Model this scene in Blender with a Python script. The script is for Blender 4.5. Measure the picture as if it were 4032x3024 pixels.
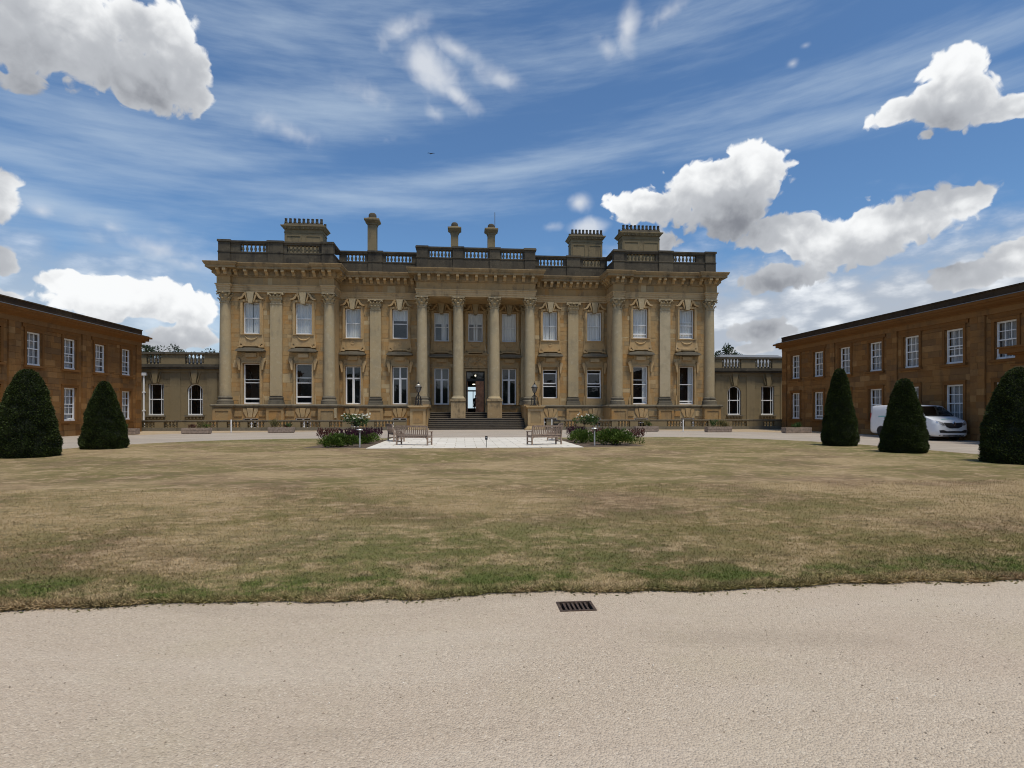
import bpy, bmesh, math, random
import numpy as np
from mathutils import Vector, Matrix
from mathutils.bvhtree import BVHTree

R = math.radians
random.seed(7); rng = np.random.default_rng(7)
SC = bpy.context.scene
for o in list(bpy.data.objects): bpy.data.objects.remove(o, do_unlink=True)
COL = SC.collection

# ------------------------------------------------------------------ camera
CAM_F, CAM_YAW, CAM_H, HORIZON = 2200.0, 0.088, 1.63, 1618.0     # focal length in photo pixels (4032 wide)
cam = bpy.data.cameras.new('camera'); cam_o = bpy.data.objects.new('camera', cam); COL.objects.link(cam_o)
cam.sensor_width = 36; cam.lens = 36 * CAM_F / 4032; cam.shift_y = (HORIZON - 1512) / 4032
cam.clip_start = 0.05; cam.clip_end = 9000
cam_o.location = (0, 0, CAM_H); cam_o.rotation_euler = (R(90), 0, -CAM_YAW)
SC.camera = cam_o
SC.render.resolution_x = 1024; SC.render.resolution_y = 768
SC.view_settings.view_transform = 'Standard'; SC.view_settings.look = 'None'
SC.view_settings.gamma = 1; SC.view_settings.use_curve_mapping = False
SC.view_settings.exposure = 0.45
SC.cycles.max_bounces = 5; SC.cycles.diffuse_bounces = 3; SC.cycles.glossy_bounces = 2; SC.cycles.transmission_bounces = 2; SC.cycles.transparent_max_bounces = 8
SC.cycles.use_adaptive_sampling = True; SC.cycles.adaptive_threshold = .02; SC.cycles.use_denoising = True; SC.cycles.caustics_reflective = False; SC.cycles.caustics_refractive = False
SC.cycles.sample_clamp_indirect = 4; SC.cycles.filter_width = 1.05

def px_dir(px, py):
    """photo pixel -> azimuth, elevation (radians) of the sky there"""
    u = (px - 2016) / CAM_F; v = (HORIZON - py) / CAM_F
    s, c = math.sin(CAM_YAW), math.cos(CAM_YAW)
    x, y, z = u * c + s, c - u * s, v
    return math.atan2(x, y), math.atan2(z, math.hypot(x, y))

# ------------------------------------------------------------------ node helpers
class NT:
    def __init__(self, tree): self.t = tree; self.n = tree.nodes; self.l = tree.links
    def put(self, sock, v):
        if hasattr(v, 'is_linked') or isinstance(v, bpy.types.NodeSocket): self.l.new(v, sock)
        elif isinstance(v, (tuple, list)) and len(v) == 3 and sock.type == 'RGBA': sock.default_value = (*v, 1)
        else: sock.default_value = v
    def m(self, op, a, b=0.0, c=None, clamp=False):
        nd = self.n.new('ShaderNodeMath'); nd.operation = op; nd.use_clamp = clamp
        self.put(nd.inputs[0], a); self.put(nd.inputs[1], b)
        if c is not None: self.put(nd.inputs[2], c)
        return nd.outputs[0]
    def v(self, op, a, b=(0, 0, 0)):
        nd = self.n.new('ShaderNodeVectorMath'); nd.operation = op
        self.put(nd.inputs[0], a)
        if op == 'SCALE': self.put(nd.inputs['Scale'], b)
        else: self.put(nd.inputs[1], b)
        return nd.outputs['Value'] if op in ('DOT_PRODUCT', 'LENGTH', 'DISTANCE') else nd.outputs[0]
    def xyz(self, x, y, z):
        nd = self.n.new('ShaderNodeCombineXYZ')
        for i, q in enumerate((x, y, z)): self.put(nd.inputs[i], q)
        return nd.outputs[0]
    def sep(self, a):
        nd = self.n.new('ShaderNodeSeparateXYZ'); self.put(nd.inputs[0], a); return nd.outputs
    def noise(self, vec, scale=1.0, detail=4.0, rough=0.55, dist=0.0, col=False):
        nd = self.n.new('ShaderNodeTexNoise'); nd.noise_dimensions = '3D'
        self.put(nd.inputs['Vector'], vec); self.put(nd.inputs['Scale'], scale)
        nd.inputs['Detail'].default_value = detail; nd.inputs['Roughness'].default_value = rough
        nd.inputs['Distortion'].default_value = dist
        return nd.outputs['Color' if col else 'Fac']
    def voro(self, vec, scale, out='Distance', feature='F1'):
        nd = self.n.new('ShaderNodeTexVoronoi'); nd.feature = feature
        self.put(nd.inputs['Vector'], vec); nd.inputs['Scale'].default_value = scale
        return nd.outputs[out]
    def mr(self, v, a, b, c=0.0, d=1.0, smooth=True):
        nd = self.n.new('ShaderNodeMapRange'); nd.interpolation_type = 'SMOOTHSTEP' if smooth else 'LINEAR'
        self.put(nd.inputs[0], v)
        for i, q in enumerate((a, b, c, d)): self.put(nd.inputs[i + 1], q)
        return nd.outputs[0]
    def mix(self, f, a, b, mode='MIX'):
        nd = self.n.new('ShaderNodeMix'); nd.data_type = 'RGBA'; nd.blend_type = mode
        self.put(nd.inputs[0], f); self.put(nd.inputs[6], a); self.put(nd.inputs[7], b)
        return nd.outputs[2]

def S(r, g, b):
    f = lambda c: (c / 255 / 12.92) if c / 255 <= .04045 else ((c / 255 + .055) / 1.055) ** 2.4
    return (f(r), f(g), f(b))

# ------------------------------------------------------------------ world: sky with clouds
SUN_EL, SUN_AZ = R(70), R(150)         # high behind the viewer's right shoulder, veiled by cloud
W = bpy.data.worlds.new('World'); SC.world = W; W.use_nodes = True
W.node_tree.nodes.clear(); w = NT(W.node_tree)
k2 = 4032 / 2212
def ell(x, y, rx, ry, rot=0.0, wt=1.0):
    """a cloud lump seen in the photo at x, y (2212-wide picture) -> angles"""
    az, el = px_dir(x * k2, y * k2)
    a1, _ = px_dir((x + rx) * k2, y * k2); a0, _ = px_dir((x - rx) * k2, y * k2)
    _, e1 = px_dir(x * k2, (y - ry) * k2); _, e0 = px_dir(x * k2, (y + ry) * k2)
    return az, el, (a1 - a0) / 2, (e1 - e0) / 2, rot, wt
CUMULI = [ell(*q) for q in [
    (140, 60, 310, 130, 16), (375, 165, 95, 95), (330, 60, 120, 90), (0, 20, 200, 150), (290, 190, 130, 60, 22),
    (1545, 405, 160, 75, -8), (1625, 365, 85, 58), (1395, 440, 95, 42), (1550, 470, 120, 62),
    (1890, 500, 250, 66, -8), (2075, 440, 90, 40, -8), (1700, 505, 110, 55), (1790, 525, 140, 44),
    (2055, 215, 135, 82), (2070, 145, 80, 58), (2190, 232, 85, 40), (1935, 245, 75, 40),
    (290, 645, 220, 60), (400, 665, 115, 60), (140, 610, 80, 34),
    (-40, 420, 110, 80), (-30, 560, 90, 40), (-30, 655, 100, 50), (1435, 520, 46, 26, 0, .7),
    (1700, 600, 130, 44, 0, .8), (2080, 600, 110, 38, 0, .8), (2200, 555, 90, 46), (1630, 715, 110, 34, 0, .8),
    (1620, 755, 60, 18, 0, .9), (400, 725, 120, 36), (330, 745, 60, 18)]]
WISPS = [ell(*q) for q in [
    (925, 145, 85, 62, 30, 1.05), (985, 108, 55, 26, 15, .8), (870, 65, 60, 34, -15, .75), (985, 205, 60, 24, 35, .8), (835, 300, 46, 20, 0, .75),
    (940, 245, 30, 22, 20, .7), (800, 215, 80, 38, 15, .65), (1355, 60, 34, 80, 4, .9), (1310, 105, 48, 34, 40, .65), (1440, 30, 70, 24, -20, .6), (1085, 170, 70, 28, 15, .6),
    (640, 290, 95, 34, 12, .65), (1712, 138, 18, 14, 0, .7), (1740, 98, 16, 9, 0, .5), (330, 535, 150, 30, 12, .7), (240, 490, 56, 18, 0, .65), (400, 570, 70, 22, 10, .7), (90, 458, 36, 22, 0, .8), (1190, 490, 30, 14, 0, .6), (1250, 437, 34, 26, 0, 1.1), (1268, 492, 48, 24, 0, 1.15), (1425, 520, 50, 30, 0, 1.0)]]
STREAKS = [ell(*q) for q in [
    (1050, 380, 700, 36, -5, 1.0), (760, 425, 330, 28, -3, .9), (1800, 265, 560, 34, 0, .75), (250, 290, 420, 70, 4, .7), (700, 240, 420, 60, -8, .8),
    (1250, 130, 700, 60, -7, .55), (120, 440, 260, 40, 12, .7), (600, 60, 420, 90, -6, .6), (330, 560, 240, 26, 8, .6), (1900, 150, 500, 40, 2, .5),
    (300, 380, 500, 34, -2, .6), (100, 350, 300, 40, 6, .6)]]

def blob_group(name, blobs, noise_amp, fine_amp, spread, stretch=None, field=None):
    g = bpy.data.node_groups.new(name, 'ShaderNodeTree')
    g.interface.new_socket('Vector', in_out='INPUT', socket_type='NodeSocketVector')
    g.interface.new_socket('Density', in_out='OUTPUT', socket_type='NodeSocketFloat')
    t = NT(g); gi = g.nodes.new('NodeGroupInput'); go = g.nodes.new('NodeGroupOutput')
    V = t.v('NORMALIZE', gi.outputs[0]); x, y, z = t.sep(V)
    az = t.m('ARCTAN2', x, y); el = t.m('ARCSINE', z)
    D = None
    quant = (-20, -8, 0, 8, 16, 30); frames = {}
    for (a, e, ra, re, rot, wt) in sorted(blobs, key=lambda q: min(quant, key=lambda k: abs(k - q[4]))):
        rq = min(quant, key=lambda k: abs(k - rot)); c, s_ = math.cos(R(-rq)), math.sin(R(-rq))
        if rq not in frames:
            frames[rq] = t.xyz(t.m('MULTIPLY_ADD', az, c, t.m('MULTIPLY', el, s_)), t.m('MULTIPLY_ADD', az, -s_, t.m('MULTIPLY', el, c)), 0.0)
        nd = t.n.new('ShaderNodeVectorMath'); nd.operation = 'MULTIPLY_ADD'; t.l.new(frames[rq], nd.inputs[0])
        nd.inputs[1].default_value = (1 / ra, 1 / re, 0); nd.inputs[2].default_value = (-(a * c + e * s_) / ra, -(-a * s_ + e * c) / re, 0)
        b = t.m('MULTIPLY_ADD', t.v('LENGTH', nd.outputs[0]), -wt, wt)
        D = b if D is None else (t.m('SMOOTH_MAX', D, b, spread) if spread else t.m('MAXIMUM', D, b))
    if field is not None:                       # outside the picture the same kind of sky goes on
        n0 = t.noise(t.v('MULTIPLY', V, (1, 1, 1.8)), 2.3, 3, .5)
        f = t.mr(n0, .5, .78, -.5, .75, False)
        away = t.m('MAXIMUM', t.mr(t.m('ABSOLUTE', az), R(50), R(62)), t.mr(el, R(40), R(50)))
        f = t.m('SUBTRACT', f, t.m('MULTIPLY', t.m('SUBTRACT', 1, away), 4.0))
        D = t.m('MAXIMUM', D, f)
    P = V if stretch is None else stretch(t, az, el)
    if stretch is None:
        Pw = t.v('ADD', P, t.v('SCALE', t.v('SUBTRACT', t.noise(P, 14, 3, .6, 0, True), (.5, .5, .5)), .07))
        n1 = t.noise(Pw, 7.5, 4, .55); v1 = t.voro(Pw, 17, 'Distance'); v2 = t.voro(Pw, 42, 'Distance'); n2 = t.noise(Pw, 60, 4, .6)
        D = t.m('MULTIPLY_ADD', t.m('SUBTRACT', n1, .5), noise_amp, D)
        D = t.m('MULTIPLY_ADD', t.m('SUBTRACT', .42, v1), fine_amp, D); D = t.m('MULTIPLY_ADD', t.m('SUBTRACT', .42, v2), fine_amp * .62, D)
        D = t.m('MULTIPLY_ADD', t.m('SUBTRACT', n2, .5), fine_amp * .6, D)
    else:
        D = t.m('MULTIPLY_ADD', t.m('SUBTRACT', t.noise(P, 2.2, 4, .55), .5), noise_amp, D)
        D = t.m('MULTIPLY_ADD', t.m('SUBTRACT', t.noise(P, 8, 4, .6), .5), fine_amp, D)
    t.l.new(D, go.inputs[0]); return g
def use(g, vec):
    nd = w.n.new('ShaderNodeGroup'); nd.node_tree = g; w.put(nd.inputs[0], vec); return nd.outputs[0]

tc = w.n.new('ShaderNodeTexCoord'); V = w.v('NORMALIZE', tc.outputs['Generated'])
sky = w.n.new('ShaderNodeTexSky'); sky.sky_type = 'NISHITA'; sky.sun_disc = False
sky.sun_elevation = SUN_EL; sky.sun_rotation = SUN_AZ; sky.altitude = 200; sky.air_density = 1.0; sky.dust_density = 0.6; sky.ozone_density = 2.2
hs = w.n.new('ShaderNodeHueSaturation'); hs.inputs['Saturation'].default_value = 1.08; hs.inputs['Value'].default_value = 1.0
w.l.new(sky.outputs[0], hs.inputs['Color'])
blue = w.mix(1.0, hs.outputs[0], (.060, .077, .088), 'MULTIPLY')
x_, y_, z_ = w.sep(V)
el_ = w.m('ARCSINE', z_)
streak_P = lambda t, az, el: t.xyz(t.m('MULTIPLY_ADD', el, .9, t.m('MULTIPLY', az, 1.4)), t.m('MULTIPLY_ADD', az, -.8, t.m('MULTIPLY', el, 11.0)), 3.3)
g_c = blob_group('cumulus_density', CUMULI, 1.0, .52, .12, field=True)
g_w = blob_group('wisp_density', WISPS, 2.1, .30, .0)
g_s = blob_group('streak_density', STREAKS, 1.5, .9, .35, stretch=streak_P)
ds = use(g_s, V); a_s = w.m('MULTIPLY', w.mr(ds, -.5, 1.3), .56)
a_s = w.m('MAXIMUM', w.m('MULTIPLY_ADD', a_s, .95, .03), w.mr(el_, R(0), R(16), .78, 0.0))
c1 = w.mix(a_s, blue, (.42, .50, .58))
bn = w.m('ADD', w.noise(w.v('MULTIPLY', V, (1, 1, 2.4)), 10, 5, .58, 0), w.m('MULTIPLY', w.m('SUBTRACT', .35, w.voro(w.v('MULTIPLY', V, (1, 1, 1.7)), 24, 'Distance')), .28)); az_ = w.m('ARCTAN2', x_, y_)
side = w.m('MAXIMUM', w.mr(az_, R(4), R(20)), w.m('MULTIPLY', w.mr(az_, R(-16), R(-30)), .55))
a_b = w.m('MULTIPLY', w.m('MULTIPLY', w.mr(w.m('MULTIPLY_ADD', bn, -.16, el_), R(13), R(5.5)), side), .95)
c1 = w.mix(a_b, c1, w.mix(w.mr(bn, .36, .72), (.33, .365, .42), (.68, .70, .72)))
dw = use(g_w, V); a_w = w.m('MULTIPLY', w.mr(dw, -.05, 1.2), .80)
c2 = w.mix(a_w, c1, (.56, .58, .61))
dc = use(g_c, V)
dcu = use(g_c, w.v('ADD', V, (.022, .0, .085)))
lit = w.m('MULTIPLY_ADD', w.m('SUBTRACT', dc, dcu), .72, -.10)
thin = w.mr(dc, .0, .55, .42, -.12)
tex = w.noise(V, 20, 6, .62, .4)
lit = w.m('MULTIPLY_ADD', w.m('SUBTRACT', tex, .5), .75, w.m('ADD', lit, thin))
a_c = w.mr(dc, .0, .15)
ccol = w.mix(w.mr(lit, -.75, .3, 0, 1, True), (.165, .175, .20), (.36, .375, .40))
ccol = w.mix(w.mr(lit, .2, 1.25, 0, 1, True), ccol, (.70, .71, .715))
skyc = w.mix(a_c, c2, ccol)
below = w.mr(el_, R(-3), R(0), 1, 0)
skyc = w.mix(below, skyc, (.19, .18, .14))
bg = w.n.new('ShaderNodeBackground'); bg.inputs['Strength'].default_value = 1.0
w.l.new(skyc, bg.inputs['Color'])
wo = w.n.new('ShaderNodeOutputWorld'); w.l.new(bg.outputs[0], wo.inputs['Surface'])
W.cycles.sampling_method = 'NONE'          # a broad soft sky needs no light sampling of its own

# ------------------------------------------------------------------ sun (seen through cloud: broad and soft)
sl = bpy.data.lights.new('sun', 'SUN'); sl.energy = 2.4; sl.angle = R(12); sl.color = (1, .92, .79)
so = bpy.data.objects.new('sun', sl); COL.objects.link(so)
sd = Vector((math.sin(SUN_AZ) * math.cos(SUN_EL), math.cos(SUN_AZ) * math.cos(SUN_EL), math.sin(SUN_EL)))
so.rotation_euler = sd.to_track_quat('Z', 'Y').to_euler(); so.location = (20, 60, 80)

# ------------------------------------------------------------------ materials
def new_mat(name):
    m = bpy.data.materials.new(name); m.use_nodes = True; m.node_tree.nodes.clear()
    t = NT(m.node_tree); b = t.n.new('ShaderNodeBsdfPrincipled'); o = t.n.new('ShaderNodeOutputMaterial')
    t.l.new(b.outputs[0], o.inputs['Surface']); return m, t, b
def plain(name, col, rough=.6, metal=0.0, var=.12, scale=6.0, bump=.0, bscale=40, spec=.5):
    m, t, b = new_mat(name); P = t.n.new('ShaderNodeNewGeometry').outputs['Position']
    n = t.noise(P, scale, 5, .6)
    c = t.mix(t.m('MULTIPLY', t.mr(n, .3, .7), 1.0), tuple(q * (1 - var) for q in col), tuple(min(1, q * (1 + var)) for q in col))
    t.l.new(c, b.inputs['Base Color']); b.inputs['Roughness'].default_value = rough; b.inputs['Metallic'].default_value = metal
    b.inputs['Specular IOR Level'].default_value = spec
    if bump:
        bp = t.n.new('ShaderNodeBump'); bp.inputs['Strength'].default_value = bump; bp.inputs['Distance'].default_value = .02
        t.l.new(t.noise(P, bscale, 5, .6), bp.inputs['Height']); t.l.new(bp.outputs[0], b.inputs['Normal'])
    return m
def piece_random(t):
    """a random number that differs from one stone to the next, joined or not"""
    r1 = t.n.new('ShaderNodeObjectInfo').outputs['Random']; r2 = t.n.new('ShaderNodeNewGeometry').outputs['Random Per Island']
    return t.m('FRACT', t.m('ADD', t.m('MULTIPLY', r1, 7.31), r2))
def stone(name, base, alt, alt2, pale, stain, stain_amt=.5, piece=.5, patch=.5, bump=.35):
    m, t, b = new_mat(name); P = t.n.new('ShaderNodeNewGeometry').outputs['Position']
    r = piece_random(t)
    c = t.mix(t.m('MULTIPLY', t.mr(r, .35, .9), piece), base, alt)
    r_b = t.m('FRACT', t.m('MULTIPLY', r, 13.7))
    c = t.mix(t.m('MULTIPLY', t.mr(r_b, .55, 1.0), piece), c, alt2)
    c = t.mix(t.m('MULTIPLY', t.mr(t.m('FRACT', t.m('MULTIPLY', r, 29.3)), .8, 1.0), piece), c, pale)
    n = t.noise(P, .55, 6, .62, .3); c = t.mix(t.m('MULTIPLY', t.mr(n, .45, .68), patch), c, alt2)
    n2 = t.noise(P, 3.2, 6, .65); c = t.mix(t.m('MULTIPLY', t.mr(n2, .5, .8), patch * .7), c, pale)
    st = t.noise(t.v('MULTIPLY', P, (2.2, 2.2, .22)), 1.0, 6, .65); st2 = t.noise(P, 1.3, 5, .6)
    c = t.mix(t.m('MULTIPLY', t.mr(t.m('MULTIPLY', st, st2), .24, .42), stain_amt), c, stain)
    f = t.noise(P, 22, 4, .7); c = t.mix(.22, c, t.mix(f, (.0, .0, .0), (1, 1, 1)), 'SOFT_LIGHT')
    t.l.new(c, b.inputs['Base Color']); b.inputs['Roughness'].default_value = .92; b.inputs['Specular IOR Level'].default_value = .2
    bp = t.n.new('ShaderNodeBump'); bp.inputs['Strength'].default_value = bump; bp.inputs['Distance'].default_value = .03
    t.l.new(t.m('ADD', t.noise(P, 9, 6, .65), t.m('MULTIPLY', t.noise(P, 45, 3, .6), .4)), bp.inputs['Height'])
    t.l.new(bp.outputs[0], b.inputs['Normal']); return m
M = {}
M['gold'] = stone('golden_limestone', (0.382, 0.252, 0.114), (0.393, 0.224, 0.082), (0.302, 0.224, 0.121), (0.490, 0.381, 0.216), (0.177, 0.132, 0.080), .7, .95, .6)
M['trim'] = stone('carved_limestone', (0.441, 0.302, 0.147), (0.416, 0.277, 0.130), (0.348, 0.264, 0.147), (0.558, 0.437, 0.266), (0.192, 0.148, 0.090), .65, .5, .65)
M['grey'] = stone('grey_lichened_limestone', (0.401, 0.322, 0.194), (0.390, 0.299, 0.165), (0.339, 0.288, 0.188), (0.520, 0.452, 0.325), (0.237, 0.198, 0.131), .5, .35, .85)
M['cornice'] = stone('sooty_limestone', (0.330, 0.232, 0.121), (0.286, 0.200, 0.100), (0.209, 0.162, 0.095), (0.462, 0.367, 0.226), (0.110, 0.086, 0.055), .85, .4, .85)
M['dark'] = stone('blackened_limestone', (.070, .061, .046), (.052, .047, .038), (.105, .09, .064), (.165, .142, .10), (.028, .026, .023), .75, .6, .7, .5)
M['chim'] = stone('weathered_chimney_stone', (0.230, 0.182, 0.105), (0.213, 0.165, 0.095), (0.184, 0.151, 0.097), (0.299, 0.242, 0.147), (0.086, 0.074, 0.055), .55, .4, .6)
M['iron'] = stone('brown_ironstone', (0.257, 0.130, 0.042), (0.188, 0.088, 0.027), (0.165, 0.094, 0.042), (0.353, 0.204, 0.082), (0.097, 0.057, 0.028), .5, .85, .45)
M['irontrim'] = stone('ironstone_moulding', (0.200, 0.091, 0.026), (0.179, 0.081, 0.023), (0.145, 0.075, 0.029), (0.262, 0.132, 0.044), (0.083, 0.048, 0.022), .4, .4, .4)
M['irondark'] = stone('blackened_ironstone', (.062, .044, .027), (.05, .036, .023), (.08, .055, .03), (.115, .088, .05), (.025, .02, .016), .6, .6, .6)
M['link'] = stone('grey_brown_ashlar', (0.228, 0.178, 0.099), (0.219, 0.168, 0.092), (0.197, 0.162, 0.099), (0.271, 0.219, 0.132), (0.111, 0.094, 0.062), .45, .3, .4)
M['step'] = stone('worn_step_stone', (.22, .185, .14), (.20, .17, .13), (.19, .165, .13), (.30, .26, .20), (.11, .095, .075), .5, .3, .5)
M['riser'] = plain('stained_shaded_riser', (.035, .03, .025), .95, var=.3)  # stain plus the recess shade under the nosings, both put into the colour
M['white'] = plain('white_paint', (.80, .81, .80), .45, var=.03)
M['lead'] = plain('lead_sheet', (.16, .17, .18), .6, var=.15)
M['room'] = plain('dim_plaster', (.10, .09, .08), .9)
M['black'] = plain('black_iron', (.012, .012, .013), .45, .2)
M['rust'] = plain('rusted_cast_iron', (.10, .068, .05), .75, .5, .4, 30, .3, 90)
M['soil'] = plain('dry_soil', (.10, .07, .045), .95, var=.3, scale=10, bump=.5)
M['pit'] = plain('drain_pit', (.02, .018, .016), .95)
M['door'] = plain('brown_oak', (.34, .15, .068), .45, var=.3, scale=3)
M['wood'] = plain('silvered_teak', (.30, .22, .165), .8, var=.3, scale=14, bump=.3, bscale=60)
M['trough'] = plain('weathered_timber', (.27, .21, .165), .85, var=.25, scale=7, bump=.3)
M['steel'] = plain('galvanised_post', (.55, .56, .56), .4, .6, .08)
M['bark'] = plain('bark', (.07, .05, .035), .9, var=.3, bump=.6)
M['skin'] = plain('skin', (.35, .2, .14), .6)
M['cloth'] = plain('dark_cloth', (.012, .013, .018), .9)
M['vpaint'] = plain('white_car_paint', (.78, .80, .82), .22, var=.01)
M['vblack'] = plain('black_plastic', (.018, .018, .02), .5)
M['chrome'] = plain('chrome', (.75, .75, .76), .15, 1.0, .02)
M['tyre'] = plain('tyre_rubber', (.02, .02, .02), .85)
M['rim'] = plain('silver_wheel', (.42, .43, .44), .35, .8)
M['blind'] = plain('linen_blind', (.52, .54, .53), .9, var=.04)
M['lampglass'] = plain('milky_glass', (.17, .165, .15), .2, var=.2)
M['headlamp'] = plain('headlamp_glass', (.55, .57, .60), .08, .5, .25, 25)
M['teal'] = plain('teal_lettering', (.25, .52, .50), .4)
M['red'] = plain('red_lamp', (.35, .02, .015), .3)
def curtain_mat(name, ca, cb):
    m, t, b = new_mat(name); P = t.n.new('ShaderNodeNewGeometry').outputs['Position']
    n = t.noise(t.v('MULTIPLY', P, (16, 16, .15)), 1, 2, .5)
    t.l.new(t.mix(t.mr(n, .3, .7), ca, cb), b.inputs['Base Color']); b.inputs['Roughness'].default_value = .95; return m
M['curtain'] = curtain_mat('net_curtain', (.60, .62, .62), (.88, .88, .86)); M['curtain_dim'] = curtain_mat('grey_net_curtain', (.26, .27, .29), (.58, .58, .58))
def glass_mat(name, tint, refl):
    m = bpy.data.materials.new(name); m.use_nodes = True; m.node_tree.nodes.clear(); t = NT(m.node_tree)
    tr = t.n.new('ShaderNodeBsdfTransparent'); tr.inputs[0].default_value = (*tint, 1)
    gl = t.n.new('ShaderNodeBsdfGlossy'); gl.inputs['Roughness'].default_value = .02
    lw = t.n.new('ShaderNodeLayerWeight'); fz = t.m('POWER', lw.outputs['Facing'], 5.0)
    P = t.n.new('ShaderNodeNewGeometry').outputs['Position']
    bp = t.n.new('ShaderNodeBump'); bp.inputs['Strength'].default_value = .05; bp.inputs['Distance'].default_value = .05
    t.l.new(t.noise(P, 1.6, 2, .5), bp.inputs['Height']); t.l.new(bp.outputs[0], gl.inputs['Normal'])
    mx = t.n.new('ShaderNodeMixShader'); t.l.new(t.m('MULTIPLY_ADD', fz, .9, refl, clamp=True), mx.inputs[0])
    t.l.new(tr.outputs[0], mx.inputs[1]); t.l.new(gl.outputs[0], mx.inputs[2])
    o = t.n.new('ShaderNodeOutputMaterial'); t.l.new(mx.outputs[0], o.inputs['Surface']); return m
M['glass'] = glass_mat('window_glass', (.90, .92, .92), .075)
M['vglass'] = glass_mat('tinted_glass', (.22, .25, .26), .07)
def emit(name, col, s):
    m = bpy.data.materials.new(name); m.use_nodes = True; m.node_tree.nodes.clear(); t = NT(m.node_tree)
    e = t.n.new('ShaderNodeEmission'); e.inputs[0].default_value = (*col, 1); e.inputs[1].default_value = s
    o = t.n.new('ShaderNodeOutputMaterial'); t.l.new(e.outputs[0], o.inputs['Surface']); return m
M['lamp'] = emit('lit_ceiling_lamp', (1, .9, .68), 1.8)
def leaf_mat(name, cols, trans=.25, rough=.6):
    m, t, b = new_mat(name); r = t.n.new('ShaderNodeNewGeometry').outputs['Random Per Island']
    P = t.n.new('ShaderNodeNewGeometry').outputs['Position']
    c = t.mix(t.mr(r, .2, .6), cols[0], cols[1]); c = t.mix(t.mr(r, .62, .98), c, cols[2])
    c = t.mix(t.m('MULTIPLY', t.mr(t.noise(P, 2.5, 4, .6), .4, .7), .5), c, cols[0])
    t.l.new(c, b.inputs['Base Color']); b.inputs['Roughness'].default_value = rough; b.inputs['Specular IOR Level'].default_value = .25
    tl = t.n.new('ShaderNodeBsdfTranslucent'); t.l.new(c, tl.inputs[0])
    mx = t.n.new('ShaderNodeMixShader'); mx.inputs[0].default_value = trans
    o = [n for n in t.n if n.type == 'OUTPUT_MATERIAL'][0]
    t.l.new(b.outputs[0], mx.inputs[1]); t.l.new(tl.outputs[0], mx.inputs[2]); t.l.new(mx.outputs[0], o.inputs['Surface']); return m
M['yew'] = leaf_mat('yew_needles', [(.015, .024, .004), (.031, .048, .008), (.07, .10, .02)], .15)
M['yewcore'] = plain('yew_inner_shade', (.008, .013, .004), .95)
M['shrub'] = leaf_mat('shrub_leaves', [(.05, .09, .012), (.095, .155, .022), (.16, .21, .05)])
M['salvia'] = leaf_mat('purple_flower_spikes', [(.035, .009, .022), (.06, .014, .034), (.11, .05, .05)])
M['reddish'] = leaf_mat('dry_red_flower_spikes', [(.075, .025, .02), (.11, .042, .03), (.19, .11, .07)])
M['roseleaf'] = leaf_mat('rose_leaves', [(.04, .08, .02), (.07, .12, .035), (.11, .17, .05)])
M['petal'] = leaf_mat('white_petals', [(.75, .76, .68), (.82, .82, .75), (.85, .82, .66)])
M['tree'] = leaf_mat('tree_leaves', [(.018, .034, .012), (.03, .052, .018), (.05, .075, .03)])
M['grassy'] = leaf_mat('ornamental_grass', [(.13, .13, .05), (.20, .17, .07), (.28, .23, .11)])

def gravel(name, c1, c2, c3, dark):
    m, t, b = new_mat(name); P = t.n.new('ShaderNodeNewGeometry').outputs['Position']
    v = t.voro(P, 95, 'Color'); d = t.voro(P, 95, 'Distance'); sx = t.sep(v)
    c = t.mix(t.mr(sx[0], .1, .9), c1, c2); c = t.mix(t.mr(sx[1], .78, 1.0), c, c3)
    c = t.mix(t.m('MULTIPLY', t.mr(sx[2], .9, 1.0), .45), c, dark)
    c = t.mix(t.m('MULTIPLY', t.mr(t.noise(P, 16, 4, .7), .52, .75), .5), c, c3)
    c = t.mix(t.m('MULTIPLY', t.mr(t.noise(P, 34, 5, .75), .52, .70), .5), c, dark)
    big = t.noise(t.v('ADD', P, (7, 3, 0)), .45, 5, .6, .5)
    c = t.mix(t.m('MULTIPLY', t.mr(big, .4, .7), .35), c, t.mix(.5, c, (.50, .38, .30)))
    c = t.mix(t.m('MULTIPLY', t.mr(t.noise(P, .9, 4, .6), .5, .75), .25), c, (.47, .40, .26))
    trk = t.noise(t.v('MULTIPLY', t.v('ADD', P, t.v('SCALE', t.noise(P, .16, 2, .5, 0, True), 3.0)), (.28, 1.5, 1)), .8, 4, .6)
    c = t.mix(t.m('MULTIPLY', t.mr(trk, .46, .66), .22), c, (.66, .58, .47)); c = t.mix(t.m('MULTIPLY', t.mr(trk, .44, .30), .2), c, dark)
    t.l.new(c, b.inputs['Base Color']); b.inputs['Roughness'].default_value = .95; b.inputs['Specular IOR Level'].default_value = .15
    bp = t.n.new('ShaderNodeBump'); bp.inputs['Strength'].default_value = .8; bp.inputs['Distance'].default_value = .012
    h = t.m('ADD', t.m('MULTIPLY', d, -1.0), t.m('MULTIPLY', t.noise(P, 30, 4, .7), .9))
    t.l.new(h, bp.inputs['Height']); t.l.new(bp.outputs[0], b.inputs['Normal']); return m
M['drive'] = gravel('bonded_gravel', (.54, .445, .335), (.48, .395, .30), (.62, .53, .41), (.27, .215, .155))
M['path'] = gravel('pale_tar_spray_gravel', (.40, .35, .29), (.36, .315, .265), (.46, .41, .345), (.2, .17, .14))
M['goldgravel'] = gravel('golden_pea_gravel', (.42, .32, .20), (.37, .28, .175), (.50, .40, .27), (.2, .15, .09))
M['patio'] = stone('pale_sandstone_paving', (.66, .62, .54), (.62, .585, .51), (.58, .54, .46), (.74, .70, .62), (.45, .41, .34), .3, .6, .35, .1)
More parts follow.
